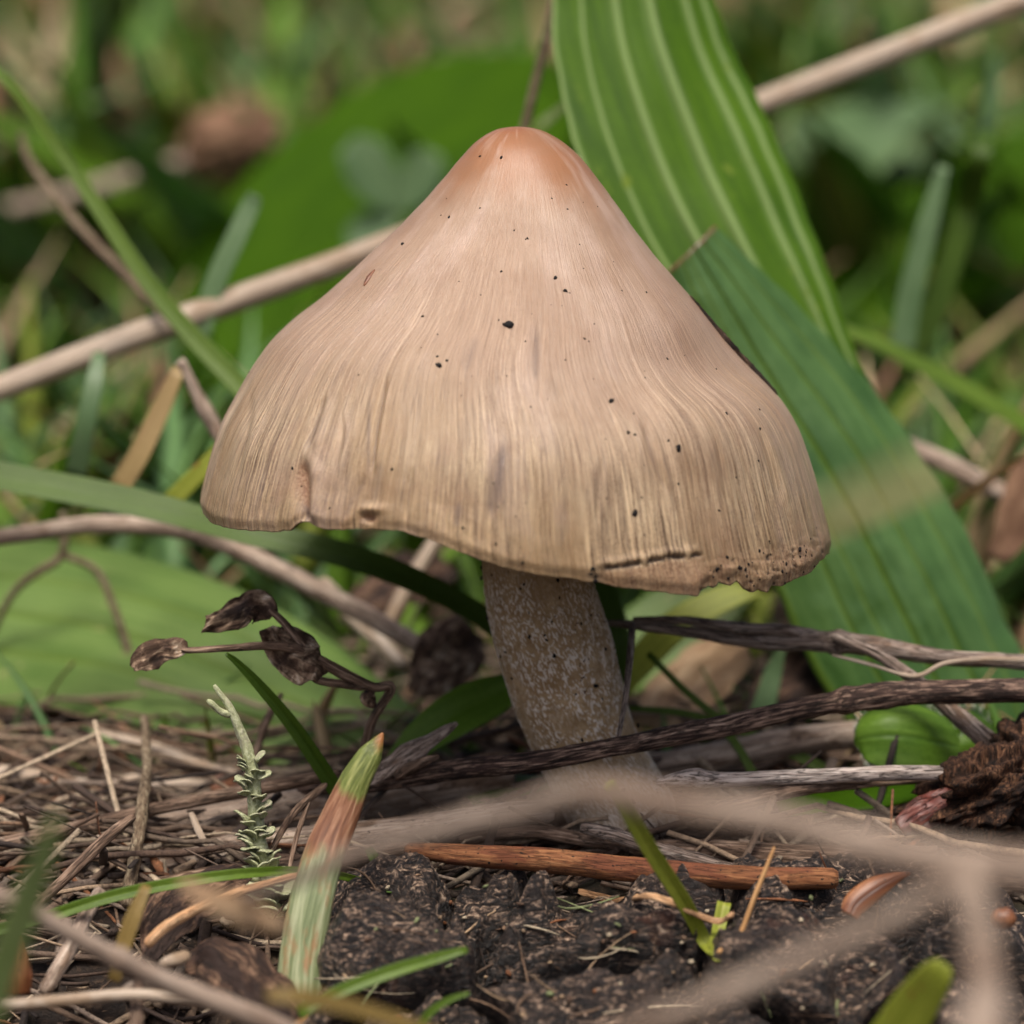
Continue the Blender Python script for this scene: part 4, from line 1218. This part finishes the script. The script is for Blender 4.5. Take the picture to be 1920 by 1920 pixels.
leaf('grass_blade', 'blurred green blade near the left edge in front of the stalks', 'grass', 'pale_blade',
     [(-30, 1930, -7.6, 56), (14, 1790, -7.8, 64), (54, 1680, -8.0, 62), (86, 1590, -8.2, 44), (104, 1530, -8.3, 16)], group=GR)
leaf('grass_blade', 'blurred yellow green blade tip at the lower right', 'grass', 'grass_yellow',
     [(1570, 2100, -4.6, 96), (1660, 1970, -4.7, 96), (1716, 1885, -4.8, 88), (1756, 1828, -4.9, 64), (1772, 1806, -4.9, 30)], group=GR)
leaf('ochre_blade', 'blurred brownish blade crossing the foot of the reed', 'grass', 'ochre',
     [(500, 1866, -6.5, 20), (560, 1868, -6.5, 36), (640, 1884, -6.4, 34), (740, 1912, -6.3, 30), (860, 1960, -6.2, 26)])
leaf('dead_leaf', 'blurred grey brown leaf scrap between reed and grass blade', 'leaf', 'tan_leaf',
     [(340, 1650, -7.4, 20), (410, 1690, -7.4, 46), (470, 1716, -7.3, 50), (540, 1744, -7.2, 20)], crump=0.05)

# ------------------------------------------------------------------ behind the mushroom
twig('straw_stalk', 'long tan straw stalk slanting behind the mushroom cap', 'stalk', 'straw',
     [(-120, 770, 3.6, 24), (0, 728, 3.8, 25), (220, 644, 4.1, 26), (440, 562, 4.4, 25), (680, 476, 4.7, 24), (1000, 352, 5.2, 23), (1300, 240, 5.8, 23), (1460, 180, 6.2, 23), (1700, 86, 6.5, 23), (1980, -24, 6.9, 23)], rough=0.02, wob=0.05, seg=28, res=12)
leaf('grass_blade', 'long green blade crossing in front of the tan straw stalk', 'grass', 'grass',
     [(-60, 100, 3.9, 18), (20, 160, 3.8, 22), (110, 280, 3.7, 25), (190, 400, 3.5, 28), (270, 520, 3.3, 32), (360, 630, 3.1, 36), (450, 724, 2.9, 40), (540, 820, 2.7, 38)], fold=0.2, group=GR)
twig('stalk', 'thin brown stalk running beside the long green blade', 'stalk', 'mossy', [(38, 250, 6.0, 6), (60, 310, 5.8, 8), (130, 400, 5.2, 9), (220, 500, 4.6, 9), (300, 580, 4.0, 9), (380, 660, 3.8, 8)])
leaf('grass_blade', 'short blunt pale blade tip standing above the tan straw stalk', 'grass', 'leaf_b',
     [(372, 640, 4.2, 40), (400, 540, 4.3, 40), (440, 450, 4.4, 40), (470, 385, 4.5, 36), (478, 366, 4.5, 26)], group=GR) if 'leaf_b' in M else \
leaf('grass_blade', 'short blunt pale blade tip standing above the tan straw stalk', 'grass', 'leaf_blue',
     [(372, 640, 4.2, 40), (400, 540, 4.3, 40), (440, 450, 4.4, 40), (470, 385, 4.5, 36), (478, 366, 4.5, 26)], group=GR)
leaf('broad_leaf', 'large deep green leaf far behind the left of the cap', 'leaf', 'leaf_deep',
     [(330, 690, 115, 200), (470, 570, 115.5, 340), (640, 440, 116.0, 440), (800, 310, 116.5, 420), (950, 210, 117.0, 320), (1060, 140, 117.4, 120)], nrm=(-0.2, -0.9, 0.4), cols=21, arch=0.1, fold=0.05)
leaf('broad_leaf', 'pale green broad leaf lying low at the left under the wide blade', 'leaf', 'plantain_pale',
     [(-180, 1150, 4.4, 340), (0, 1160, 4.0, 380), (180, 1185, 3.6, 390), (360, 1235, 3.1, 370), (540, 1315, 2.6, 320), (700, 1395, 2.1, 230), (830, 1470, 1.7, 120)], nrm=(0.15, -0.72, 0.68), cols=41, arch=0.12, wave=0.06,
     ribs=((-0.45, 0.03, -0.01), (0.0, 0.04, -0.02), (0.45, 0.03, -0.01)))
twig('stalk', 'arched brown stalk running under the wide green blade', 'stalk', 'grey_straw',
     [(-60, 1018, 2.5, 15), (60, 998, 2.5, 16), (200, 984, 2.5, 17), (340, 994, 2.5, 18), (480, 1046, 2.4, 19), (600, 1110, 2.3, 19), (720, 1170, 2.2, 18), (840, 1240, 2.0, 16)])
twig('stalk', 'brown forked tendril over the pale broad leaf', 'stalk', 'mossy',
     [[(118, 960, 3.4, 7), (116, 1040, 3.4, 8), (60, 1080, 3.4, 8), (20, 1120, 3.5, 7), (-20, 1200, 3.6, 6)], [(116, 1040, 3.4, 7), (180, 1070, 3.4, 7), (214, 1140, 3.3, 7), (240, 1220, 3.2, 8), (262, 1300, 3.0, 9), (280, 1380, 2.6, 10)]])
twig('stalk', 'pale horizontal straw stalk with a joint at the left litter', 'stalk', 'straw',
     [(-60, 1452, 1.4, 22), (80, 1464, 1.35, 22), (200, 1476, 1.3, 22), (262, 1482, 1.3, 22), (340, 1482, 1.3, 21), (460, 1484, 1.3, 21)], nodes=((0.6, 0.35),))
leaf('leaf_scrap', 'small orange leaf scrap at the end of the jointed straw', 'leaf', 'bud_scale', [(396, 1474, 0.9, 20), (420, 1468, 0.9, 44), (450, 1470, 0.9, 44), (476, 1476, 0.9, 20)], crump=0.03)
twig('stalk', 'thin straw slanting down over the jointed straw', 'stalk', 'straw', [(170, 1372, 1.8, 9), (290, 1402, 1.6, 10), (400, 1440, 1.4, 10), (520, 1474, 1.0, 9)])
twig('stalk', 'dark brown stalk behind the narrow dark green blade', 'stalk', 'brown_twig', [(476, 1430, 0.6, 7), (500, 1350, 0.7, 8), (528, 1300, 0.8, 5)])
leaf('grass_blade', 'upright pale green blade under the tan straw stalk', 'grass', 'leaf_blue', [(140, 900, 3.4, 40), (160, 800, 3.3, 38), (176, 720, 3.4, 34), (186, 660, 3.6, 22)], group=GR)
leaf('grass_blade', 'tan and green blade slanting left of the cap', 'grass', 'dry_grass', [(220, 920, 2.6, 40), (262, 850, 2.6, 40), (300, 770, 2.7, 38), (336, 690, 2.8, 24)], group=GR)
leaf('grass_blade', 'green blade slanting to the left edge of the cap', 'grass', 'grass_yellow', [(310, 950, 2.2, 36), (350, 910, 2.2, 36), (400, 860, 2.2, 34), (460, 800, 2.3, 28)], group=GR)
twig('seed_stalk', 'curled grey seed stalk beside the left edge of the cap', 'stalk', 'grey_straw', [(336, 676, 2.3, 12), (348, 692, 2.3, 9), (366, 730, 2.3, 11), (388, 770, 2.3, 16), (408, 806, 2.3, 14), (430, 850, 2.2, 8)])
leaf('grass_blade', 'fresh green leaf tip behind the top of the cap', 'grass', 'grass', [(960, 300, 4.0, 30), (1010, 240, 4.0, 30), (1060, 196, 4.1, 20), (1090, 168, 4.1, 8)], group=GR)
twig('stalk', 'thin olive stalk rising from behind the cap top', 'stalk', 'ochre_stalk', [(950, 380, 4.2, 8), (986, 230, 4.3, 9), (1020, 90, 4.4, 9), (1050, -60, 4.5, 8)]) if 'ochre_stalk' in M else \
twig('stalk', 'thin olive stalk rising from behind the cap top', 'stalk', 'mossy', [(950, 380, 4.2, 8), (986, 230, 4.3, 9), (1020, 90, 4.4, 9), (1050, -60, 4.5, 8)])
leaf('grass_blade', 'arching green blade reaching right behind the plantain leaves', 'grass', 'grass',
     [(1560, 610, 5.2, 30), (1640, 640, 5.2, 36), (1740, 690, 5.2, 42), (1840, 744, 5.2, 46), (1960, 820, 5.2, 48), (2060, 900, 5.2, 44)], nrm=(0, -0.6, 0.8), group=GR)
twig('stalk', 'grey brown stalk beneath the arching green blade', 'stalk', 'grey_straw', [(1640, 810, 4.4, 16), (1740, 856, 4.3, 18), (1860, 912, 4.2, 18), (1960, 960, 4.1, 18)])
leaf('grass_blade', 'upright blade standing right behind the plantain leaf', 'grass', 'leaf_blue', [(1690, 660, 6.0, 46), (1710, 540, 6.1, 46), (1740, 420, 6.2, 40), (1770, 310, 6.3, 22)], group=GR)
leaf('grass_blade', 'long upright green blade near the right edge behind the straw', 'grass', 'grass_dark', [(1700, 700, 6.6, 44), (1760, 560, 6.7, 48), (1810, 400, 6.8, 44), (1850, 240, 6.9, 36), (1870, 100, 7.0, 20)], group=GR)
leaf('broad_leaf', 'deep green leaf spreading at the right behind the arching blade', 'leaf', 'leaf_deep', [(1560, 600, 9.0, 120), (1680, 520, 9.2, 240), (1820, 420, 9.4, 280), (1960, 330, 9.6, 240), (2080, 260, 9.8, 120)], nrm=(-0.1, -0.85, 0.5), cols=21)
leaf('broad_leaf', 'blue green leaf behind the right end of the straw stalk', 'leaf', 'leaf_blue', [(1480, 260, 9.5, 80), (1560, 270, 9.6, 170), (1680, 250, 9.8, 170), (1800, 220, 10.0, 80)], nrm=(0, -0.8, 0.6), cols=21)
leaf('dead_leaf', 'pinkish brown dead leaf between plantain and deep green leaf', 'leaf', 'pink_leaf', [(1510, 440, 14, 40), (1545, 370, 14.5, 80), (1580, 300, 15, 70), (1610, 240, 15.5, 30)], crump=0.1)
leaf('dead_leaf', 'orange tan dead leaf at the right edge above the arching blade', 'leaf', 'tan_leaf', [(1790, 520, 12, 40), (1850, 470, 12.4, 100), (1910, 430, 12.8, 110), (1980, 410, 13, 70)], crump=0.12)
leaf('dead_leaf', 'brown dead leaf at the right edge beside the plantain base', 'leaf', 'pink_leaf', [(1870, 1050, 4.0, 40), (1900, 990, 4.0, 70), (1925, 900, 4.1, 70), (1950, 820, 4.2, 30)], crump=0.08)
leaf('dead_leaf', 'pale tan dead leaf at the left edge above the straw stalk', 'leaf', 'tan_leaf', [(-80, 330, None, 60), (0, 390, None, 160), (70, 440, None, 150), (130, 470, None, 50)], crump=0.3, lift=1.0)
leaf('dead_leaf', 'reddish dead leaf far back at the upper left', 'leaf', 'pink_leaf', [(20, 260, None, 80), (130, 210, None, 190), (240, 160, None, 190), (350, 130, None, 80)], crump=0.4, lift=3.2)
leaf('dead_leaf', 'dark brown dead leaf far behind the cap top', 'leaf', 'pink_leaf', [(720, 120, None, 60), (800, 100, None, 130), (900, 80, None, 120), (980, 60, None, 50)], crump=0.4, lift=3.2)
leaf('dead_leaf', 'pale yellowish leaf behind the cap top', 'leaf', 'dry_grass', [(820, 185, None, 40), (870, 165, None, 110), (930, 150, None, 110), (980, 130, None, 40)], crump=0.3, lift=3.2)
mb = MB()
blob(mb, G(80, 12, 0.6), (1.3, 1.2, 1.0), seed=3, amp=0.25, rows=24, seg=32)
tag(obj('pebble', mb, M['stone']), 'pale round pebble far back at the upper left', 'stone')
# dried flower head on its stalk
e = empty('dried_flower_head', P(440, 330, FAR(9.5)), 'dried brown flower head on a grey stalk above the straw', 'flower')
mb = MB()
blob(mb, P(430, 262, FAR(9.5)), (0.4, 0.4, 0.58), seed=6, amp=0.35, freq=2.4, rows=40, seg=48, ax=(0.85, 0, 0.5))
obj('head', mb, M['pink_leaf'], e)
for k in range(14):
    mb = MB()
    a = k * 0.45 + 0.2
    c = P(430, 262, FAR(9.5))
    d = norm(np.array([0.75 + 0.4 * math.cos(a * 3.1), 0.6 * math.sin(a * 2), 0.45 + 0.7 * math.sin(a * 3.1)]))
    blade(mb, [c + d * 0.2, c + d * 0.36, c + d * random.uniform(0.44, 0.56)], [0.12, 0.15, 0.03], nrm=(0.2, -0.8, 0.5), thick=0.02, cols=7, crump=0.04, seed=k)
    obj('bract', mb, M['dead_leaf'] if k % 3 else M['tan_leaf'], e)
mb = MB()
p, r = mixed([(400, 280, 9.5, 20), (300, 316, 9.4, 16), (160, 356, 9.3, 14), (0, 396, 9.2, 14), (-120, 420, 9.1, 14)])
tube(mb, p, r, seg=14, res=10)
obj('stalk', mb, M['grey_straw'], e)
# clover behind the left shoulder of the cap
e = empty('clover', P(720, 480, 13.0), 'blue green clover leaf behind the left shoulder of the cap', 'clover')
for lst in ([(748, 400, 113.0, 20), (715, 350, 113.0, 92), (680, 300, 113.0, 100), (650, 272, 113.0, 50)], [(750, 400, 113.0, 20), (780, 350, 113.0, 80), (800, 310, 113.0, 80), (812, 286, 113.0, 40)],
            [(746, 404, 113.0, 20), (715, 425, 113.0, 80), (680, 445, 113.0, 84), (650, 455, 113.0, 40)]):
    mb = MB()
    p, wd = mixed(lst)
    blade(mb, p, wd, cols=15, fold=0.15, res=20)
    obj('leaflet', mb, M['leaf_blue'], e)
mb = MB()
p, r = mixed([(748, 402, 113.0, 7), (756, 480, 113.0, 7), (780, 600, 112.6, 8), (800, 680, 112.2, 8)])
tube(mb, p, r, seg=8, res=8)
obj('stem', mb, M['grass'], e)

# under the cap, right and left of the stem
leaf('leaf', 'yellow green curved leaf behind the stem under the cap', 'leaf', 'grass_yellow', [(1150, 1300, 2.0, 50), (1200, 1240, 2.1, 62), (1270, 1170, 2.2, 66), (1360, 1120, 2.3, 56), (1450, 1090, 2.4, 40)], nrm=(0, -0.7, 0.7), group=None)
leaf('leaf', 'green leaf standing right behind the stem under the cap', 'leaf', 'grass_dark', [(1150, 1280, 1.7, 50), (1150, 1200, 1.7, 66), (1136, 1130, 1.8, 60), (1120, 1070, 1.9, 50)])
leaf('dead_leaf', 'brown curled dead leaf on the ground right of the stem', 'leaf', 'tan_leaf', [(1220, 1370, 2.2, 60), (1270, 1300, 2.4, 120), (1330, 1250, 2.6, 130), (1400, 1220, 2.7, 60)], nrm=(0, -0.7, 0.7), crump=0.1, cols=21)
leaf('dead_leaf', 'dark brown dead leaf under the broad plantain leaf', 'leaf', 'dead_leaf', [(1400, 1370, 2.0, 60), (1460, 1300, 2.2, 120), (1520, 1250, 2.3, 110), (1570, 1220, 2.4, 50)], nrm=(0, -0.7, 0.7), crump=0.1, cols=21)
leaf('grass_blade', 'dark green blade tip below the plantain leaf', 'grass', 'leaf_blue', [(1400, 1400, 1.9, 40), (1430, 1330, 1.9, 44), (1450, 1260, 2.0, 34), (1470, 1210, 2.0, 10)], group=GR)
twig('stalk', 'grey brown stalk lying behind the dark twig right of the stem', 'stalk', 'grey_straw', [(1180, 1440, 0.7, 22), (1300, 1424, 0.75, 26), (1450, 1400, 0.8, 28), (1600, 1380, 0.9, 26), (1720, 1366, 1.0, 22)], seg=24)
leaf('leaf', 'green leaf base on the ground left of the stem foot', 'leaf', 'grass_dark', [(880, 1500, 0.25, 30), (930, 1480, 0.35, 60), (990, 1470, 0.5, 56), (1040, 1466, 0.7, 30)], nrm=(0, -0.6, 0.8))
leaf('leaf', 'green leaf lying below the bleached pale twig', 'leaf', 'leaf_deep', [(1460, 1520, -0.25, 40), (1540, 1500, -0.2, 66), (1640, 1490, -0.15, 70), (1730, 1480, -0.1, 40)], nrm=(0, -0.6, 0.8))
twig('stalk', 'broken tan stalk left of the stem under the cap', 'stalk', 'straw', [(600, 1090, 3.0, 14), (640, 1130, 2.9, 16), (690, 1180, 2.7, 18), (760, 1250, 2.4, 16)])
twig('stalk', 'upright tan stalk behind the wide blade under the cap', 'stalk', 'straw', [(700, 1230, 3.0, 15), (740, 1150, 3.1, 16), (790, 1060, 3.2, 16), (830, 990, 3.3, 12)])
leaf('dead_leaf', 'curled pale brown dead leaf left of the stem', 'leaf', 'curled_leaf', [(780, 1300, 1.8, 40), (820, 1260, 1.9, 110), (850, 1220, 2.0, 130), (880, 1170, 2.1, 60)], nrm=(0.2, -0.8, 0.5), crump=0.14, arch=0.3, cols=25)
leaf('dead_leaf', 'dark brown dead leaf in the shade under the cap', 'leaf', 'dead_leaf', [(640, 1170, 3.6, 40), (690, 1120, 3.8, 90), (770, 1080, 4.0, 100), (850, 1050, 4.2, 50)], nrm=(0, -0.7, 0.7), crump=0.12, cols=21)
leaf('broad_leaf', 'green leaf hanging behind the stem at the right under the cap', 'leaf', 'plantain_pale', [(1060, 1330, 3.4, 60), (1160, 1240, 3.5, 150), (1280, 1160, 3.6, 170), (1400, 1080, 3.7, 90)], nrm=(0, -0.75, 0.65), cols=21)

# ------------------------------------------------------------------ turf, litter: uncountable
def turf_mat():
    m, nt, bs, out = new_mat('turf')
    c = attr(nt, 'col').outputs['Vector']
    n = noise(nt, coords(nt, (9, 9, 2)), 1, 3, 0.6)
    c = mixc(nt, mrange(nt, n, 0.3, 0.7, 0.0, 0.2), c, (0.02, 0.03, 0.008))
    nt.links.new(c, bs.inputs['Base Color'])
    bs.inputs['Roughness'].default_value = 0.5
    bs.inputs['Specular IOR Level'].default_value = 0.35
    tr = nd(nt, 'BsdfTranslucent', {0: mixc(nt, 1.0, c, (1, 1.05, 0.5), 'MULTIPLY')})
    mx = nd(nt, 'MixShader', {0: 0.25, 1: bs.outputs[0], 2: tr.outputs[0]})
    nt.links.new(mx.outputs[0], out.inputs[0])
    return m


M['turf'] = turf_mat()
PAL = [lin(74, 104, 20), lin(90, 118, 36), lin(60, 92, 18), lin(84, 116, 66), lin(98, 126, 84), lin(112, 122, 46), lin(66, 98, 14), lin(80, 110, 56)]
DRY = [lin(170, 146, 112), lin(150, 120, 92), lin(134, 100, 78), lin(186, 166, 132)]


def turf(name, n, y0, y1, hmin, hmax, wmin, wmax, dry, seed, power=1.0):
    rg = np.random.default_rng(seed)
    mb = MB()
    vs, cs, ts = [], [], []
    K = 6
    for i in range(n):
        y = y0 + (y1 - y0) * rg.random() ** power
        d = y - CAM[1]
        x = rg.uniform(-1, 1) * (0.15 * d + 2.0)
        z = float(H(x, y)) - 0.05
        h = rg.uniform(hmin, hmax)
        a = rg.uniform(0, 2 * math.pi)
        lean = rg.uniform(0.15, 1.1) * h
        t = np.linspace(0, 1, K)[:, None]
        c = np.array([x, y, z]) + np.concatenate([math.cos(a) * lean * t ** 1.7, math.sin(a) * lean * t ** 1.7, h * t * (1 - 0.28 * t * rg.random())], 1)
        wdt = rg.uniform(wmin, wmax) * np.sin(np.clip(t * 2.6 + 0.5, 0, math.pi - 0.04))
        b = a + math.pi / 2 + rg.normal(0, 0.5)
        sd = np.array([math.cos(b), math.sin(b), 0.2 * rg.normal()])
        nn = np.array([-math.sin(b), math.cos(b), 0.3]) * 0.012
        ring = np.stack([c - sd * wdt / 2, c + nn, c + sd * wdt / 2, c - nn], 1)
        pal = DRY if rg.random() < dry else PAL
        col = np.array(pal[rg.integers(len(pal))]) * rg.uniform(0.95, 2.1)
        idx = np.arange(K * 4).reshape(K, 4)
        nx = np.roll(idx, -1, 1)
        q = np.stack([idx[:-1], nx[:-1], nx[1:], idx[1:]], -1).reshape(-1, 4)
        vs.append(ring.reshape(-1, 3))
        cs.append(np.repeat(col[None], K * 4, 0))
        ts.append(q + i * K * 4)
    v = np.concatenate(vs)
    mb.v, mb.n = [v], len(v)
    mb.f = np.concatenate(ts).tolist()
    mb.a = {'col': [(0, len(v), np.concatenate(cs))], 'tc': [(0, len(v), v)]}
    o = obj(name, mb, M['turf'])
    return o


tag(turf('grass', 460, 1.4, 6.0, 0.25, 1.0, 0.04, 0.13, 0.3, 8), 'short sparse grass sprouting from the litter behind the mushroom', 'grass', kind='stuff')
tag(turf('grass', 1500, 5.0, 20, 0.8, 3.0, 0.10, 0.36, 0.14, 1), 'low mixed grass growing behind the mushroom', 'grass', kind='stuff')
tag(turf('grass', 6500, 18, 170, 2.0, 5.5, 0.25, 1.1, 0.16, 2, 1.3), 'blurred mixed meadow grass in the far background', 'grass', kind='stuff')


def litter(n, seed):
    rg = np.random.default_rng(seed)
    mb = MB()
    cols = [lin(172, 146, 118), lin(132, 106, 84), lin(92, 70, 54), lin(200, 178, 150), lin(60, 45, 36), lin(146, 96, 62), lin(112, 92, 76), lin(160, 140, 122)]
    for i in range(n):
        y = rg.uniform(-5.0, 5.0)
        d = y - CAM[1]
        x = rg.uniform(-1, 1) * (0.13 * d + 0.4)
        z = float(H(x, y)) + rg.uniform(-0.01, 0.10)
        L = rg.uniform(0.1, 2.2) if rg.random() < 0.6 else rg.uniform(0.05, 0.2)
        r = rg.uniform(0.008, 0.045) if L > 0.25 else rg.uniform(0.02, 0.06)
        a = rg.normal(0.15, 0.55) if rg.random() < 0.75 else rg.uniform(0, 2 * math.pi)
        dv = np.array([math.cos(a), math.sin(a), rg.normal(0, 0.25)])
        dv[2] += -0.45 * dv[1] * (-1 if -2.9 < y < -0.5 else 0)
        bend = rg.normal(0, 0.16, 3) * L
        t = np.linspace(-0.5, 0.5, 5)[:, None]
        c = np.array([x, y, z]) + dv * L * t + bend * (t * t - 0.1) * 2
        u = norm(np.cross(dv, [0.1, 0.2, 1]))
        w_ = np.cross(norm(dv), u)
        an = np.linspace(0, 2 * math.pi, 5, endpoint=False)
        rad = r * rg.uniform(0.7, 1.2, (5, 5, 1))
        V = c[:, None] + rad * (np.cos(an)[None, :, None] * u + 0.6 * np.sin(an)[None, :, None] * w_)
        col = np.array(cols[rg.integers(len(cols))]) * rg.uniform(0.35, 1.0)
        mb.grid(V, True, True, tc=V, col=np.repeat(col[None], 25, 0))
    return obj('leaf_litter', mb, M['litter'])


def litter_mat():
    m, nt, bs, out = new_mat('litter')
    n = noise(nt, attr(nt, 'tc').outputs['Vector'], 30, 4, 0.7)
    c = mixc(nt, mrange(nt, n, 0.45, 0.68, 0, 0.65), attr(nt, 'col').outputs['Vector'], lin(34, 25, 20))
    nt.links.new(c, bs.inputs['Base Color'])
    bs.inputs['Roughness'].default_value = 0.8
    nt.links.new(bump(nt, n, 0.02), bs.inputs['Normal'])
    return m


M['litter'] = litter_mat()


def tangle(n, seed):
    """long thin dry stems lying across each other on the ground around and behind the mushroom"""
    rg = np.random.default_rng(seed)
    mb = MB()
    cols = [lin(150, 128, 104), lin(116, 94, 76), lin(84, 64, 50), lin(176, 156, 130), lin(132, 104, 80), lin(104, 88, 72)]
    for i in range(n):
        y = rg.uniform(0.9, 7.5) if i % 3 else rg.uniform(-0.9, 0.9)
        x = rg.uniform(-1, 1) * (0.13 * (y - CAM[1]) + 0.5)
        if abs(x - 0.75) < 0.9 and abs(y) < 0.7:
            continue
        L = rg.uniform(1.0, 4.2)
        a = rg.normal(0.0, 0.6) + (math.pi if rg.random() < 0.5 else 0)
        r = rg.uniform(0.010, 0.035)
        K = 12
        t = np.linspace(-0.5, 0.5, K)
        bx, by = rg.normal(0, 0.12, 2) * L
        cx, cy = x + math.cos(a) * L * t + bx * t * t * 2, y + math.sin(a) * L * t * 0.7 + by * t * t * 2
        zz_ = H(cx, cy) + r + rg.uniform(0.0, 0.22 if y < 0.9 else 0.45) + t * rg.normal(0, 0.10) * L + 0.02 * rg.normal(size=K)
        zz_ = np.maximum(zz_, H(cx, cy) + r)
        c = np.stack([cx, cy, zz_], 1)
        tt, u, w_ = frames(c)
        an = np.linspace(0, 2 * math.pi, 6, endpoint=False)
        rad = r * rg.uniform(0.8, 1.15, (K, 1, 1)) * np.linspace(1, 0.6, K)[:, None, None]
        V = c[:, None] + rad * (np.cos(an)[None, :, None] * u[:, None] + np.sin(an)[None, :, None] * w_[:, None])
        col = np.array(cols[rg.integers(len(cols))]) * rg.uniform(0.5, 1.05)
        mb.grid(V, True, True, tc=V, col=np.repeat(col[None], K * 6, 0))
    return obj('dry_stems', mb, M['litter'])


tag(tangle(330, 15), 'tangle of thin dry brown stems lying around and behind the mushroom', 'dry stems', kind='stuff')
tag(litter(4600, 5), 'small bits of straw, needles and bark strewn over the ground', 'litter', kind='stuff')


def debris(n, seed):
    """crumbs, root hairs and straw bits caught on the bark chunk"""
    rg = np.random.default_rng(seed)
    mb = MB()
    cols = [lin(176, 148, 116), lin(140, 112, 88), lin(96, 72, 54), lin(206, 188, 158), lin(60, 44, 34), lin(150, 96, 60), lin(128, 136, 92)]
    for i in range(n):
        px, py = rg.uniform(640, 1700), rg.uniform(1640, 1915)
        p, nn = on(log_bvh, px, py)
        if p is None:
            continue
        a = rg.normal(0.1, 0.7)
        long_ = rg.random() < 0.35
        L = rg.uniform(0.15, 0.7) if long_ else rg.uniform(0.02, 0.06)
        r = rg.uniform(0.004, 0.011) if long_ else rg.uniform(0.008, 0.022)
        dv = np.array([math.cos(a), 0.5 * math.sin(a), 0.6 * math.sin(a)])
        dv = norm(dv - nn * (dv @ nn))
        t = np.linspace(-0.5, 0.5, 6)[:, None]
        c = p + nn * r * 0.6 + dv * L * t + rg.normal(0, 0.12, 3) * L * t * t * 2
        tt, u, w_ = frames(c)
        an = np.linspace(0, 2 * math.pi, 6, endpoint=False)
        rad = r * rg.uniform(0.7, 1.2, (6, 6, 1)) * np.sin(np.linspace(0.5, 2.64, 6))[:, None, None]
        V = c[:, None] + rad * (np.cos(an)[None, :, None] * u[:, None] + np.sin(an)[None, :, None] * w_[:, None])
        col = np.array(cols[rg.integers(len(cols))]) * rg.uniform(0.6, 1.1)
        mb.grid(V, True, True, tc=V, col=np.repeat(col[None], 36, 0))
    return obj('bark_debris', mb, M['litter'])


tag(debris(120, 33), 'crumbs, root hairs and straw bits scattered over the bark chunk', 'debris', kind='stuff')
